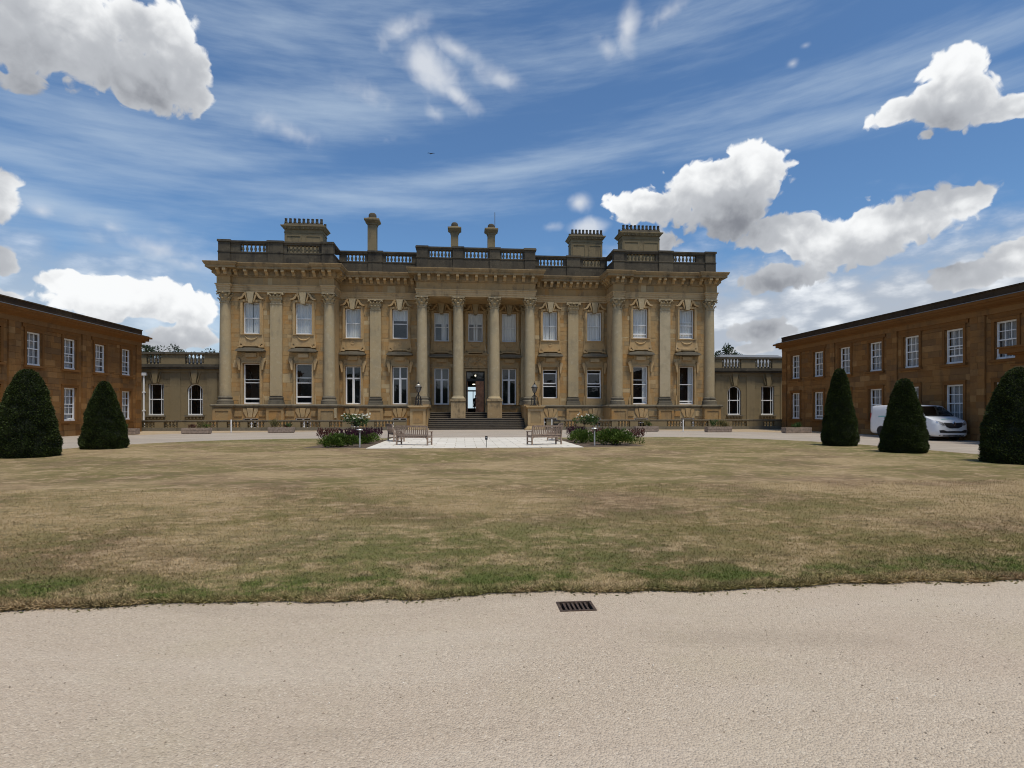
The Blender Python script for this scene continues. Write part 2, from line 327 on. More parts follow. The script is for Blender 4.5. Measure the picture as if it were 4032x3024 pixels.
def grass_col(t, P):
    px, py, pz = t.sep(P)
    n_big = t.noise(t.v('MULTIPLY', P, (.55, 1, 1)), .28, 6, .62, .6)
    n_mid = t.noise(t.v('MULTIPLY', P, (.8, 1, 1)), 1.5, 6, .68, .8)
    n_fin = t.noise(t.v('MULTIPLY', P, (.7, 1, 1)), 6.0, 6, .75)
    c = t.mix(t.mr(n_big, .38, .62), (.245, .18, .085), (.385, .285, .158))
    c = t.mix(t.m('MULTIPLY', t.mr(t.noise(t.v('ADD', P, (31, 9, 0)), .35, 5, .6, .4), .45, .66), .8), c, (.225, .148, .092))
    wob = t.m('MULTIPLY_ADD', t.m('SUBTRACT', t.noise(P, .5, 4, .6), .5), 1.5, py)
    # greener where the roots find water: a band along the near edge, an island before it, the far and side edges
    band = t.m('MULTIPLY', t.mr(wob, 5.0, 5.2), t.mr(wob, 5.35, 6.1, 1, 0))
    isl = t.m('MULTIPLY', t.mr(wob, 9.5, 6.8, 0, 1), t.mr(t.m('ABSOLUTE', t.m('SUBTRACT', px, .2)), 5.0, 1.2, 0, 1))
    far = t.m('MAXIMUM', t.mr(wob, 26, 31.5), t.m('MULTIPLY', t.mr(px, 11.5, 17.0), .9))
    gr = t.m('MAXIMUM', t.m('MULTIPLY', band, 1.0), t.m('MAXIMUM', t.m('MULTIPLY', isl, .75), t.m('MULTIPLY', far, .8)))
    sm = t.m('ADD', t.m('MULTIPLY', n_mid, .55), t.m('MULTIPLY', n_fin, .45))
    spots = t.mr(sm, .44, .56)
    gr = t.m('MAXIMUM', t.m('MULTIPLY', gr, t.m('MULTIPLY_ADD', spots, .6, .4)), t.m('MULTIPLY', t.m('MULTIPLY', spots, t.mr(n_big, .62, .42, .12, .95)), .46))
    c = t.mix(gr, c, (.105, .128, .036))
    c = t.mix(t.m('MULTIPLY', t.mr(sm, .50, .38), .8), c, (.44, .335, .20))
    c = t.mix(t.m('MULTIPLY', t.mr(t.noise(t.v('MULTIPLY', P, (.45, 1, 1)), 5.5, 5, .72), .52, .66), .6), c, (.12, .097, .05))
    c = t.mix(t.m('MULTIPLY', t.mr(t.noise(P, 20, 4, .7), .52, .70), .55), c, (.105, .088, .045))
    return c
def grass_mat(name, blades):
    m, t, b = new_mat(name); P = t.n.new('ShaderNodeNewGeometry').outputs['Position']
    c = grass_col(t, P)
    if blades:
        r = t.n.new('ShaderNodeNewGeometry').outputs['Random Per Island']
        c = t.mix(t.mr(r, .0, 1.0, .0, .5, False), t.mix(1.0, c, (1.1, 1.1, 1.05), 'MULTIPLY'), t.mix(1.0, c, (2.0, 1.95, 1.9), 'MULTIPLY'))
    t.l.new(c, b.inputs['Base Color']); b.inputs['Roughness'].default_value = .95; b.inputs['Specular IOR Level'].default_value = .1
    if not blades:
        bp = t.n.new('ShaderNodeBump'); bp.inputs['Strength'].default_value = .9; bp.inputs['Distance'].default_value = .04
        t.l.new(t.m('ADD', t.noise(P, 24, 5, .7), t.noise(P, 5, 4, .6)), bp.inputs['Height']); t.l.new(bp.outputs[0], b.inputs['Normal'])
    return m
M['grit'] = stone('grit', (.55, .46, .36), (.3, .24, .18), (.2, .16, .12), (.78, .72, .62), (.15, .12, .1), .1, 1.0, .0)
M['lawn'] = grass_mat('parched_lawn', False); M['blades'] = grass_mat('parched_grass_blades', True)
M['field'] = plain('field', (.09, .11, .04), .95, var=.3, scale=.05)

# ------------------------------------------------------------------ mesh helpers
class MB:
    def __init__(s): s.v = []; s.f = []
    def add(s, vs, fs):
        k = len(s.v); s.v += [tuple(q) for q in vs]; s.f += [tuple(i + k for i in f) for f in fs]; return s
    def box(s, x0, x1, y0, y1, z0, z1):
        return s.add([(x0, y0, z0), (x1, y0, z0), (x1, y1, z0), (x0, y1, z0), (x0, y0, z1), (x1, y0, z1), (x1, y1, z1), (x0, y1, z1)],
                     [(0, 3, 2, 1), (4, 5, 6, 7), (0, 1, 5, 4), (1, 2, 6, 5), (2, 3, 7, 6), (3, 0, 4, 7)])
    def frustum(s, cx, cy, z0, z1, a0, b0, a1, b1):
        q = [(cx - a0, cy - b0, z0), (cx + a0, cy - b0, z0), (cx + a0, cy + b0, z0), (cx - a0, cy + b0, z0),
             (cx - a1, cy - b1, z1), (cx + a1, cy - b1, z1), (cx + a1, cy + b1, z1), (cx - a1, cy + b1, z1)]
        return s.add(q, [(0, 3, 2, 1), (4, 5, 6, 7), (0, 1, 5, 4), (1, 2, 6, 5), (2, 3, 7, 6), (3, 0, 4, 7)])
    def prism(s, poly, y0, y1):
        """polygon in x,z (counter-clockwise seen from -y) pushed from y0 back to y1"""
        n = len(poly); vs = [(x, y0, z) for x, z in poly] + [(x, y1, z) for x, z in poly]
        fs = [tuple(range(n)), tuple(range(2 * n - 1, n - 1, -1))] + [(i, i + n, (i + 1) % n + n, (i + 1) % n) for i in range(n)]
        return s.add(vs, fs)
    def slab(s, poly, z0, z1):
        n = len(poly); vs = [(x, y, z0) for x, y in poly] + [(x, y, z1) for x, y in poly]
        fs = [tuple(range(n - 1, -1, -1)), tuple(range(n, 2 * n))] + [(i, (i + 1) % n, (i + 1) % n + n, i + n) for i in range(n)]
        return s.add(vs, fs)
    def lathe(s, prof, seg=16, c=(0, 0, 0), a0=0.0, a1=2 * math.pi):
        full = abs(a1 - a0 - 2 * math.pi) < 1e-6; n = seg if full else seg + 1
        vs = []
        for r, z in prof:
            for i in range(n):
                a = a0 + (a1 - a0) * i / seg; vs.append((c[0] + r * math.cos(a), c[1] + r * math.sin(a), c[2] + z))
        fs = []
        for j in range(len(prof) - 1):
            for i in range(seg):
                i2 = (i + 1) % n; fs.append((j * n + i, j * n + i2, (j + 1) * n + i2, (j + 1) * n + i))
        if full: fs += [tuple(range(n - 1, -1, -1)), tuple((len(prof) - 1) * n + i for i in range(n))]
        return s.add(vs, fs)
    def tube(s, pts, r, seg=8):
        pts = [Vector(p) for p in pts]; rs = r if isinstance(r, (list, tuple)) else [r] * len(pts); vs = []
        for i, p in enumerate(pts):
            d = (pts[min(i + 1, len(pts) - 1)] - pts[max(i - 1, 0)]).normalized()
            a = d.cross(Vector((0, 0, 1)));
            if a.length < .01: a = Vector((1, 0, 0))
            a.normalize(); b = d.cross(a)
            for k in range(seg):
                t = 2 * math.pi * k / seg; vs.append(p + (a * math.cos(t) + b * math.sin(t)) * rs[i])
        fs = [(j * seg + k, j * seg + (k + 1) % seg, (j + 1) * seg + (k + 1) % seg, (j + 1) * seg + k) for j in range(len(pts) - 1) for k in range(seg)]
        fs += [tuple(range(seg)), tuple((len(pts) - 1) * seg + k for k in range(seg - 1, -1, -1))]
        return s.add(vs, fs)
    def sweep(s, path, prof, closed_ends=True):
        """profile (out, z) swept along a plan polyline; out is to the right of travel"""
        n = len(path); m = len(prof); P = [Vector(p) for p in path]; vs = []
        for i in range(n):
            d0 = (P[i] - P[i - 1]).normalized() if i else (P[1] - P[0]).normalized()
            d1 = (P[i + 1] - P[i]).normalized() if i < n - 1 else d0
            n0 = Vector((d0.y, -d0.x)); n1 = Vector((d1.y, -d1.x)); mit = (n0 + n1) / (1 + n0.dot(n1))
            for o, z in prof: vs.append((P[i].x + mit.x * o, P[i].y + mit.y * o, z))
        fs = [(i * m + j, (i + 1) * m + j, (i + 1) * m + (j + 1) % m, i * m + (j + 1) % m) for i in range(n - 1) for j in range(m)]
        fs += [tuple(range(m)), tuple((n - 1) * m + j for j in range(m - 1, -1, -1))]
        return s.add(vs, fs)
    def mesh(s, name, smooth=False, bevel=0):
        me = bpy.data.meshes.new(name); me.from_pydata(s.v, [], s.f)
        bm = bmesh.new(); bm.from_mesh(me); bmesh.ops.recalc_face_normals(bm, faces=bm.faces)
        if bevel: bmesh.ops.bevel(bm, geom=[e for e in bm.edges if e.is_manifold and e.calc_face_angle(0) > .5], offset=bevel, segments=2, affect='EDGES', clamp_overlap=True)
        bm.to_mesh(me); bm.free()
        if smooth: me.shade_smooth(); me.set_sharp_from_angle(angle=R(38))
        me.update(); return me
def obj(name, mesh, mat=None, parent=None, loc=(0, 0, 0), rot=(0, 0, 0), scale=(1, 1, 1), smooth=False, bevel=0):
    if isinstance(mesh, MB): mesh = mesh.mesh(name, smooth, bevel)
    if mat is not None and not mesh.materials: mesh.materials.append(M[mat] if isinstance(mat, str) else mat)
    o = bpy.data.objects.new(name, mesh); COL.objects.link(o); o.parent = parent
    o.location = loc; o.rotation_euler = rot; o.scale = scale; return o
def tag(o, label, cat, group=None):
    o['label'] = label; o['category'] = cat
    if group: o['group'] = group
    return o
def thing(name, label, cat, loc=(0, 0, 0), rz=0, group=None):
    o = bpy.data.objects.new(name, None); COL.objects.link(o); o.location = loc; o.rotation_euler = (0, 0, rz)
    o.empty_display_size = .3; return tag(o, label, cat, group)
def struct(o): o['kind'] = 'structure'; return o
def stuff(o): o['kind'] = 'stuff'; return o
def dup(root, loc, rz, label, scale=None):
    r = root.copy(); COL.objects.link(r); r.location = loc; r.rotation_euler = (0, 0, rz); r['label'] = label
    if scale: r.scale = scale
    for ch in root.children:
        c = ch.copy(); COL.objects.link(c); c.parent = r
        for g in ch.children:
            d = g.copy(); COL.objects.link(d); d.parent = c
    return r
def holes(x0, x1, z0, z1, ops):
    """rectangles that fill a wall round its openings"""
    zs = sorted({z0, z1, *[max(z0, min(z1, z)) for o in ops for z in o[2:]]}); out = []
    for a, b in zip(zs, zs[1:]):
        if b - a < 1e-4: continue
        cuts = sorted((o[0], o[1]) for o in ops if o[2] < b - 1e-4 and o[3] > a + 1e-4); x = x0
        for c, d in cuts:
            if c > x + 1e-4: out.append((x, min(c, x1), a, b))
            x = max(x, d)
        if x < x1 - 1e-4: out.append((x, x1, a, b))
    return out
UNIT = MB().box(-.5, .5, 0, 1, -.5, .5).mesh('stone')
class Ashlar:
    """lays dressed stones; the largest 300 are objects, the rest one joined part"""
    def __init__(s, root, mat, near=None): s.root = root; s.mat = mat; s.st = []; s.near = near
    def wall(s, parent, x0, x1, z0, z1, y, ops, ch=.40, lw=(.55, 1.05), th=.2):
        n = max(1, round((z1 - z0) / ch)); h = (z1 - z0) / n
        for i in range(n):
            a, b = z0 + i * h, z0 + (i + 1) * h
            for (p, q, _, _) in [r for r in holes(x0, x1, a, b, ops) if r[3] - r[2] > .02]:
                zz0, zz1 = _, _
            for (p, q, u, v) in holes(x0, x1, a, b, ops):
                x = p
                while x < q - 1e-3:
                    l = random.uniform(*lw)
                    if q - (x + l) < .32: l = q - x
                    s.st.append((parent, x, x + l, u, v, y, th)); x += l
    def build(s, cap=300):
        if s.mat not in [m.name for m in UNIT.materials]: pass
        me = UNIT.copy(); me.materials.clear(); me.materials.append(M[s.mat])
        key = (lambda q: -(q[2] - q[1]) * (q[4] - q[3]) / (s.near(q) if s.near else 1))
        st = sorted(s.st, key=key); rest = MB(); g = .004
        for (par, a, b, u, v, y, th) in st[:cap]:
            pr = random.uniform(0, .012)
            obj('stone', me, None, par, ((a + b) / 2, y - pr, (u + v) / 2), scale=(b - a - 2 * g, th + pr, v - u - 2 * g))
        for (par, a, b, u, v, y, th) in st[cap:]:
            pr = random.uniform(0, .012); rest.box(a + g, b - g, y - pr, y + th, u + g, v - g)
        if rest.v: stuff(obj('ashlar', rest, s.mat, s.root))

# ------------------------------------------------------------------ windows
def window(parent, xc, y, z0, z1, wd, kind, depth=.16, seed=0, curtain=None, open_=0.0, room=True, arch=False, mid=None):
    """white timber window set back in its opening; wall face at y, inside is +y"""
    x0, x1 = xc - wd / 2, xc + wd / 2; yf = y + depth; fr = MB(); panes = []; fw = .085
    if arch:
        r = wd / 2; zc = z1 - r; n = 14
        outer = [(xc + r * math.cos(math.pi * i / n), zc + r * math.sin(math.pi * i / n)) for i in range(n + 1)]
        inner = [(xc + (r - fw) * math.cos(math.pi * i / n), zc + (r - fw) * math.sin(math.pi * i / n)) for i in range(n + 1)]
        for i in range(n): fr.prism([outer[i], outer[i + 1], inner[i + 1], inner[i]], yf, yf + .09)
        fr.box(x0, x0 + fw, yf, yf + .09, z0, zc); fr.box(x1 - fw, x1, yf, yf + .09, z0, zc); fr.box(x0 + fw, x1 - fw, yf - .01, yf + .1, z0, z0 + .12)
    else:
        fr.box(x0, x0 + fw, yf, yf + .09, z0, z1); fr.box(x1 - fw, x1, yf, yf + .09, z0, z1)
        fr.box(x0 + fw, x1 - fw, yf + .001, yf + .09, z1 - fw, z1); fr.box(x0 - .0, x1 + .0, yf - .03, yf - .001, z0, z0 + .1); fr.box(x0 + fw, x1 - fw, yf + .001, yf + .09, z0, z0 + .11)
    a, b, lo, hi = x0 + fw, x1 - fw, z0 + .11, z1 - fw; zm = mid if mid else (lo + hi) / 2
    ys, yu = yf + .05, yf + .02       # lower sash behind, upper sash in front
    if kind == 'sash1':               # one pane over one, lower sash may stand open
        fr.box(a, b, yu, yu + .05, zm - .035, zm + .035); panes.append((a, b, zm + .035, hi, yu + .02))
        lo2 = lo + open_
        if open_: fr.box(a, b, ys, ys + .05, lo2, lo2 + .13)
        if open_ > .25: fr.box(a, b, ys, ys + .05, zm + open_ - .04, zm + open_ + .03)
        panes.append((a, b, lo2 + (.13 if open_ else 0), zm - .035, ys + .02))
    elif kind == 'drop':              # upper sash lowered: gap at the top, thick rails in the middle
        fr.box(a, b, yu, yu + .05, hi - .32, hi - .22); fr.box(a, b, yu, yu + .05, zm - .02, zm + .1); fr.box(a, b, ys, ys + .05, zm - .28, zm - .19)
        panes += [(a, b, zm + .1, hi - .32, yu + .02), (a, b, lo, zm - .28, ys + .02)]
        fr.box(a, a + .05, yu + .001, yu + .05, zm + .1, hi - .32); fr.box(b - .05, b, yu + .001, yu + .05, zm + .1, hi - .32)
    elif kind == 'cross':             # mullion and transom
        zt = lo + (hi - lo) * .69
        fr.box(xc - .075, xc + .075, yf - .01, yf + .09, lo, hi); fr.box(a, xc - .075, yf + .002, yf + .08, zt - .065, zt + .065); fr.box(xc + .075, b, yf + .002, yf + .08, zt - .065, zt + .065)
        for p, q in ((a, xc - .075), (xc + .075, b)):
            panes += [(p, q, zt + .065, hi, yf + .05), (p, q, lo, zt - .065, yf + .05)]
            fr.box(p, p + .035, yf + .02, yf + .07, lo, zt - .065); fr.box(q - .035, q, yf + .02, yf + .07, lo, zt - .065)
    elif kind == 'margin':            # narrow lights either side of a broad one
        fr.box(a, b, yf + .01, yf + .08, zm - .04, zm + .04); e = wd * .13
        for xb in (a + e, b - e): fr.box(xb - .025, xb + .025, yf + .02, yf + .07, lo, hi if not arch else hi - .12)
        for p, q in ((a, a + e - .025), (a + e + .025, b - e - .025), (b - e + .025, b)):
            top = hi if not arch else (zc + math.sqrt(max(.02, (r - .05) ** 2 - max(abs(p - xc), abs(q - xc)) ** 2)))
            panes += [(p, q, lo, zm - .04, yf + .05), (p, q, zm + .04, min(top, hi) , yf + .05)]
    elif kind == 'georgian':          # six over six
        lift = open_
        fr.box(a, b, yu, yu + .05, zm - .03, zm + .03)
        for k, (u, v, yy) in enumerate(((zm + .03, hi, yu), (lo + lift, zm - .03 + (lift if lift else 0), ys))):
            if k == 1 and lift:
                fr.box(a, b, yy, yy + .04, u, u + .08)
            wv = (b - a) / 3
            for i in (1, 2): fr.box(a + wv * i - .018, a + wv * i + .018, yy + .005, yy + .045, u, min(v, hi))
            zb = (u + v) / 2; fr.box(a, b, yy + .006, yy + .044, zb - .018, zb + .018)
            if k == 1 and lift: v = zm - .03
            for i in range(3):
                p, q = a + wv * i + (.018 if i else 0), a + wv * (i + 1) - (.018 if i < 2 else 0)
                panes.append((p, q, u, zb - .018, yy + .02))
                if v > zb + .05: panes.append((p, q, zb + .018, v, yy + .02))
    win = obj('window', fr, 'white', parent)
    for (p, q, u, v, yy) in panes:
        if q - p > .01 and v - u > .01: obj('pane', UNIT_GLASS, None, win, ((p + q) / 2, yy, (u + v) / 2), scale=(q - p, .006, v - u))
    if room:                          # the dim room behind the glass
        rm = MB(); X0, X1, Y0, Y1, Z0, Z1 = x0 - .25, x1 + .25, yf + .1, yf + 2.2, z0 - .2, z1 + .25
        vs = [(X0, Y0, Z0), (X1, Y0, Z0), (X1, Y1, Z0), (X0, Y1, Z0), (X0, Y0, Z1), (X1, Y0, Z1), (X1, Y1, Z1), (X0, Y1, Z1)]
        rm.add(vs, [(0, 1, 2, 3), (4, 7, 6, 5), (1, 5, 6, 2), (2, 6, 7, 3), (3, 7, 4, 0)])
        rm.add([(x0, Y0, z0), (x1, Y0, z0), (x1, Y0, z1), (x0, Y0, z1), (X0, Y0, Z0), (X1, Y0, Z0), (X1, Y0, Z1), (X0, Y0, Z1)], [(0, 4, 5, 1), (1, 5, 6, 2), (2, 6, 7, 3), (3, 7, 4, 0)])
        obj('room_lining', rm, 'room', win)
    if curtain:
        cm = MB(); yc = yf + .2; rs = random.Random(seed + int(xc * 10))
        def drape(p, q, u, v):
            n = max(8, int((q - p) / .04)); ph = rs.random() * 6
            pts = [(p + (q - p) * i / n, yc + .03 * math.sin(i * 1.7 + ph) + .012 * math.sin(i * .6)) for i in range(n + 1)]
            k = len(cm.v)
            cm.add([(x, yy, u) for x, yy in pts] + [(x, yy, v) for x, yy in pts], [(i, i + 1, n + 2 + i, n + 1 + i) for i in range(n)])
        if curtain == 'pair': drape(a - .02, xc - .025, z0 + .1, z1); drape(xc + .025, b + .02, z0 + .1, z1)
        elif curtain == 'full': drape(a - .02, b + .02, z0 + .1, z1)
        elif curtain == 'half': drape(a - .02, b + .02, z0 + (z1 - z0) * .62, z1)
        elif curtain == 'right': drape(b - .34, b + .02, z0 + .1, z1)
        elif curtain == 'gapleft': drape(a - .02, a + .05, z0 + .1, z1 * .5 + z0 * .5); drape(xc - .02, b - .15, z0 + .1, z1); drape(a - .02, b + .02, z1 - (z1 - z0) * .38, z1)
        elif curtain == 'split': drape(xc - .18, xc - .02, z0 + .1, z1); drape(xc + .03, xc + .2, z0 + .1, z1); drape(a - .02, b + .02, z1 - (z1 - z0) * .38, z1)
        elif curtain == 'low': drape(a - .02, b + .02, z0 + .1, z0 + (z1 - z0) * .42)
        obj('curtain', cm, 'curtain_dim' if kind == 'georgian' else 'curtain', win)
    return win
UNIT_GLASS = MB().add([(-.5, 0, -.5), (.5, 0, -.5), (.5, 0, .5), (-.5, 0, .5)], [(0, 1, 2, 3)]).mesh('pane'); UNIT_GLASS.materials.append(M['glass'])

# ================================================================== THE SETTING
def on_y(px, py, Y):
    """photo pixel on the vertical plane at distance Y -> x, z"""
    s, c = math.sin(CAM_YAW), math.cos(CAM_YAW); t = (px - 2016) / CAM_F
    X = Y * (s + t * c) / (c - t * s); d = X * s + Y * c
    return X, CAM_H + (HORIZON - py) * d / CAM_F
def on_ground(px, py):
    s, c = math.sin(CAM_YAW), math.cos(CAM_YAW); d = CAM_F * CAM_H / (py - HORIZON); u = (px - 2016) / CAM_F * d
    return u * c + d * s, d * c - u * s
struct(obj('ground', MB().add([(-3000, -3000, -.16), (3000, -3000, -.16), (3000, 3000, -.16), (-3000, 3000, -.16)], [(0, 1, 2, 3)]), 'field'))
GX0, GX1, GY0, GY1 = .79, 1.09, 4.48, 4.70          # the drain in the drive
d_ = MB()
for (a, b, c, e) in ((-70, 70, -40, GY0), (-70, GX0, GY0, GY1), (GX1, 70, GY0, GY1), (-70, 70, GY1, 11.99)):
    d_.add([(a, c, 0), (b, c, 0), (b, e, 0), (a, e, 0)], [(0, 1, 2, 3)])
for q in ([(GX0, GY0), (GX1, GY0)], [(GX1, GY0), (GX1, GY1)], [(GX1, GY1), (GX0, GY1)], [(GX0, GY1), (GX0, GY0)]):
    d_.add([(*q[0], 0), (*q[1], 0), (*q[1], -.155), (*q[0], -.155)], [(0, 1, 2, 3)])
struct(obj('driveway', d_, 'drive'))
struct(obj('path', MB().add([(-70, 11.99, 0), (70, 11.99, 0), (70, 60, 0), (-70, 60, 0)], [(0, 1, 2, 3)]), 'path'))
# lawn outline (plan), near edge uneven, far corners rounded
LX0, LX1, LY0, LY1 = -16.9, 19.0, 4.92, 33.3
def arc(cx, cy, rx, ry, a0, a1, n=14): return [(cx + rx * math.cos(R(a0 + (a1 - a0) * i / n)), cy + ry * math.sin(R(a0 + (a1 - a0) * i / n))) for i in range(n + 1)]
edge = []
for i in range(361):
    x = LX0 + 3 + (LX1 - LX0 - 6) * i / 360
    edge.append((x, LY0 + .035 * math.sin(x * 2.1) + .02 * math.sin(x * 7.3 + 1) + random.uniform(-.014, .014) + (.05 if .2 < x < .9 else 0) + .0016 * (x - .5) ** 2))
lawn_poly = edge + arc(LX1 - 3, LY0 + 3.5, 3, 3, -80, 0) + arc(LX1 - 7, LY1 - 9.5, 7, 9.5, 0, 90) + arc(LX0 + 8.5, LY1 - 9.5, 8.5, 9.5, 90, 180) + arc(LX0 + 3, LY0 + 3.5, 3, 3, 180, 260)
struct(obj('lawn', MB().slab(lawn_poly, -.02, .028), 'lawn'))
for gp in ([(-40, 60), (-40, 33)] + [on_ground(*q) for q in ((560, 1713), (690, 1708), (820, 1705))] + [(-11.7, 45.6), (-8, 47.4), (-8, 60)], [(14, 60), (14, 47.4), (17.5, 44.6), (20.95, 42.4), (25.7, 39.1), (27.4, 37.5), (40, 36), (40, 60)]):
    struct(obj('gravel_strip', MB().add([(x, y, .005) for x, y in reversed(gp)], [tuple(range(len(gp)))]), 'goldgravel'))

# ================================================================== THE GREAT HOUSE
HX, HY = 1.24, 50.6
house = thing('country_house', 'great golden stone country house with giant columns and balustraded roof', 'house', (HX, HY, 0))
PY, RY, LY = 0.0, 2.3, 3.9            # wall planes: pavilions, recessed bays, portico back wall
W1, W2, R1, R2, XO, XP, XI, RP, C1, C2 = 19.58, 15.16, 11.36, 7.07, 21.78, 17.47, 12.99, 9.29, 1.65, 4.91
UZ0, UZ1, LZ0, LZ1, WW = 8.37, 11.12, 2.25, 5.77, 1.40
ash = Ashlar(house, 'gold')
def house_wall(x0, x1, y, ops, z0=2.15, z1=12.0):
    bk = MB()
    for (a, b, c, d) in holes(x0, x1, z0, z1, ops): bk.box(a, b, y + .2, y + .27, c, d)
    wl = obj('wall', bk, 'gold', house); ash.wall(wl, x0, x1, z0, z1, y, ops, .39, (.55, 1.1)); return wl
def op(xc, z0, z1, wd=WW): return (xc - wd / 2, xc + wd / 2, z0, z1)
for s in (-1, 1):
    a, b = sorted((s * 12.6, s * 22.1)); house_wall(a, b, PY, [op(s * W1, UZ0, UZ1), op(s * W1, LZ0, LZ1), op(s * W2, UZ0, UZ1), op(s * W2, LZ0, LZ1)])
    a, b = sorted((s * 5.35, s * 12.6)); lz = LZ0 if s < 0 else 2.84
    house_wall(a, b, RY, [op(s * R1, UZ0, UZ1), op(s * R1, lz, LZ1 - (0 if s < 0 else .2)), op(s * R2, UZ0, UZ1), op(s * R2, lz, LZ1 - (0 if s < 0 else .2))])
LOGW = 3.28
house_wall(-5.35, 5.35, LY, [op(-LOGW, UZ0, UZ1), op(0, UZ0, UZ1), op(LOGW, UZ0, UZ1), op(-LOGW, LZ0, LZ1), op(LOGW, LZ0, LZ1), (-.98, .98, 1.5, 5.55)], 1.5, 12.0)
ash.build(300)
# mass: returns, sides, roof, back, with the entrance hall running through
for s in (-1, 1):
    for (x0, x1, y0, y1, z0, z1) in ((12.6, 12.9, .27, 2.3, 2.15, 12.0), (5.35, 5.6, 2.57, 4.17, 1.5, 12.0), (21.8, 22.1, .27, 17, 0, 14.3), (1.5, 21.8, 16.7, 17, 0, 14.3)):
        a, b = sorted((s * x0, s * x1)); obj('side_wall', MB().box(a, b, y0, y1, z0, z1), 'trim', house)
obj('back_wall', MB().box(-1.5, 1.5, 16.7, 17, 4.6, 14.3), 'trim', house)
obj('back_wall', MB().box(-1.5, 1.5, 16.7, 17, 0, 1.75), 'trim', house)
obj('flat_roof', MB().box(-22, 22, 4.2, 16.9, 14.31, 14.4).box(-12.9, -22, .3, 4.2, 14.31, 14.4).box(12.9, 22, .3, 4.2, 14.31, 14.4).box(-12.9, 12.9, 2.6, 4.2, 14.311, 14.4).box(-5.2, 5.2, .3, 2.6, 14.311, 14.4), 'lead', house)
obj('portico_ceiling', MB().box(-5.3, 5.3, .98, 3.9, 11.96, 12.05), 'trim', house)
hl = MB()
hx = 1.5
vs = [(-hx, LY + .27, 1.5), (hx, LY + .27, 1.5), (hx, 16.7, 1.5), (-hx, 16.7, 1.5), (-hx, LY + .27, 5.8), (hx, LY + .27, 5.8), (hx, 16.7, 5.8), (-hx, 16.7, 5.8)]
hl.add(vs, [(0, 1, 2, 3), (4, 7, 6, 5), (0, 3, 7, 4), (1, 5, 6, 2)])
hl.add([(-hx, 16.69, 1.5), (hx, 16.69, 1.5), (hx, 16.69, 1.8), (-hx, 16.69, 1.8), (-hx, 16.69, 4.5), (hx, 16.69, 4.5), (hx, 16.69, 5.8), (-hx, 16.69, 5.8)], [(0, 1, 2, 3), (4, 5, 6, 7)])
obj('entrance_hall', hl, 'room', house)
gw = obj('garden_window', MB().box(-1.45, -1.3, 16.5, 16.6, 1.8, 4.5).box(1.3, 1.45, 16.5, 16.6, 1.8, 4.5).box(-1.3, 1.3, 16.5, 16.6, 3.95, 4.12).box(-1.3, 1.3, 16.5, 16.6, 1.78, 1.95).box(-.04, .04, 16.51, 16.59, 1.95, 3.95), 'black', house)
for x in (-.9, 0, .75): obj('ceiling_lamp', MB().lathe([(.02, .06), (.14, .04), (.16, 0), (.14, -.03), (.02, -.05)], 12), 'lamp', house, (x, 12 + x, 4.6))
obj('ceiling_lamp', MB().lathe([(.02, .1), (.05, .08), (.08, .02), (.06, -.05), (.01, -.07)], 12), 'lamp', house, (.02, 5.4, 5.15))
# ---- windows of the house
CW = {(-W1): 'pair', (-W2): 'full', (-R1): 'full', (-R2): 'half', R2: 'pair', R1: 'full', W2: 'full', W1: 'full'}
for x, cu in CW.items():
    y = PY if abs(x) > 12.6 else RY
    window(house, x, y, UZ0, UZ1, WW, 'sash1', curtain=cu, open_=(.22 if x in (W2,) else .3 if x == W1 else 0), mid=(9.6 if x > 12 else None))
for x, cu in ((-LOGW, 'gapleft'), (0, 'split'), (LOGW, 'full')): window(house, x, LY, UZ0, UZ1, WW, 'sash1', curtain=cu)
for x, o_, md in ((-W1, .28, 4.1), (-W2, .45, 4.1), (W2, .42, 4.1), (W1, .1, 4.1)): window(house, x, PY, LZ0, LZ1, WW, 'sash1', curtain=('right' if x > 0 else None), open_=o_, mid=md)
for x in (-R1, -R2): window(house, x, RY, LZ0, LZ1, WW, 'cross')
for x in (R2, R1): window(house, x, RY, 2.84, LZ1 - .2, WW, 'drop')
for x in (-LOGW, LOGW): window(house, x, LY, LZ0, LZ1, WW, 'cross')
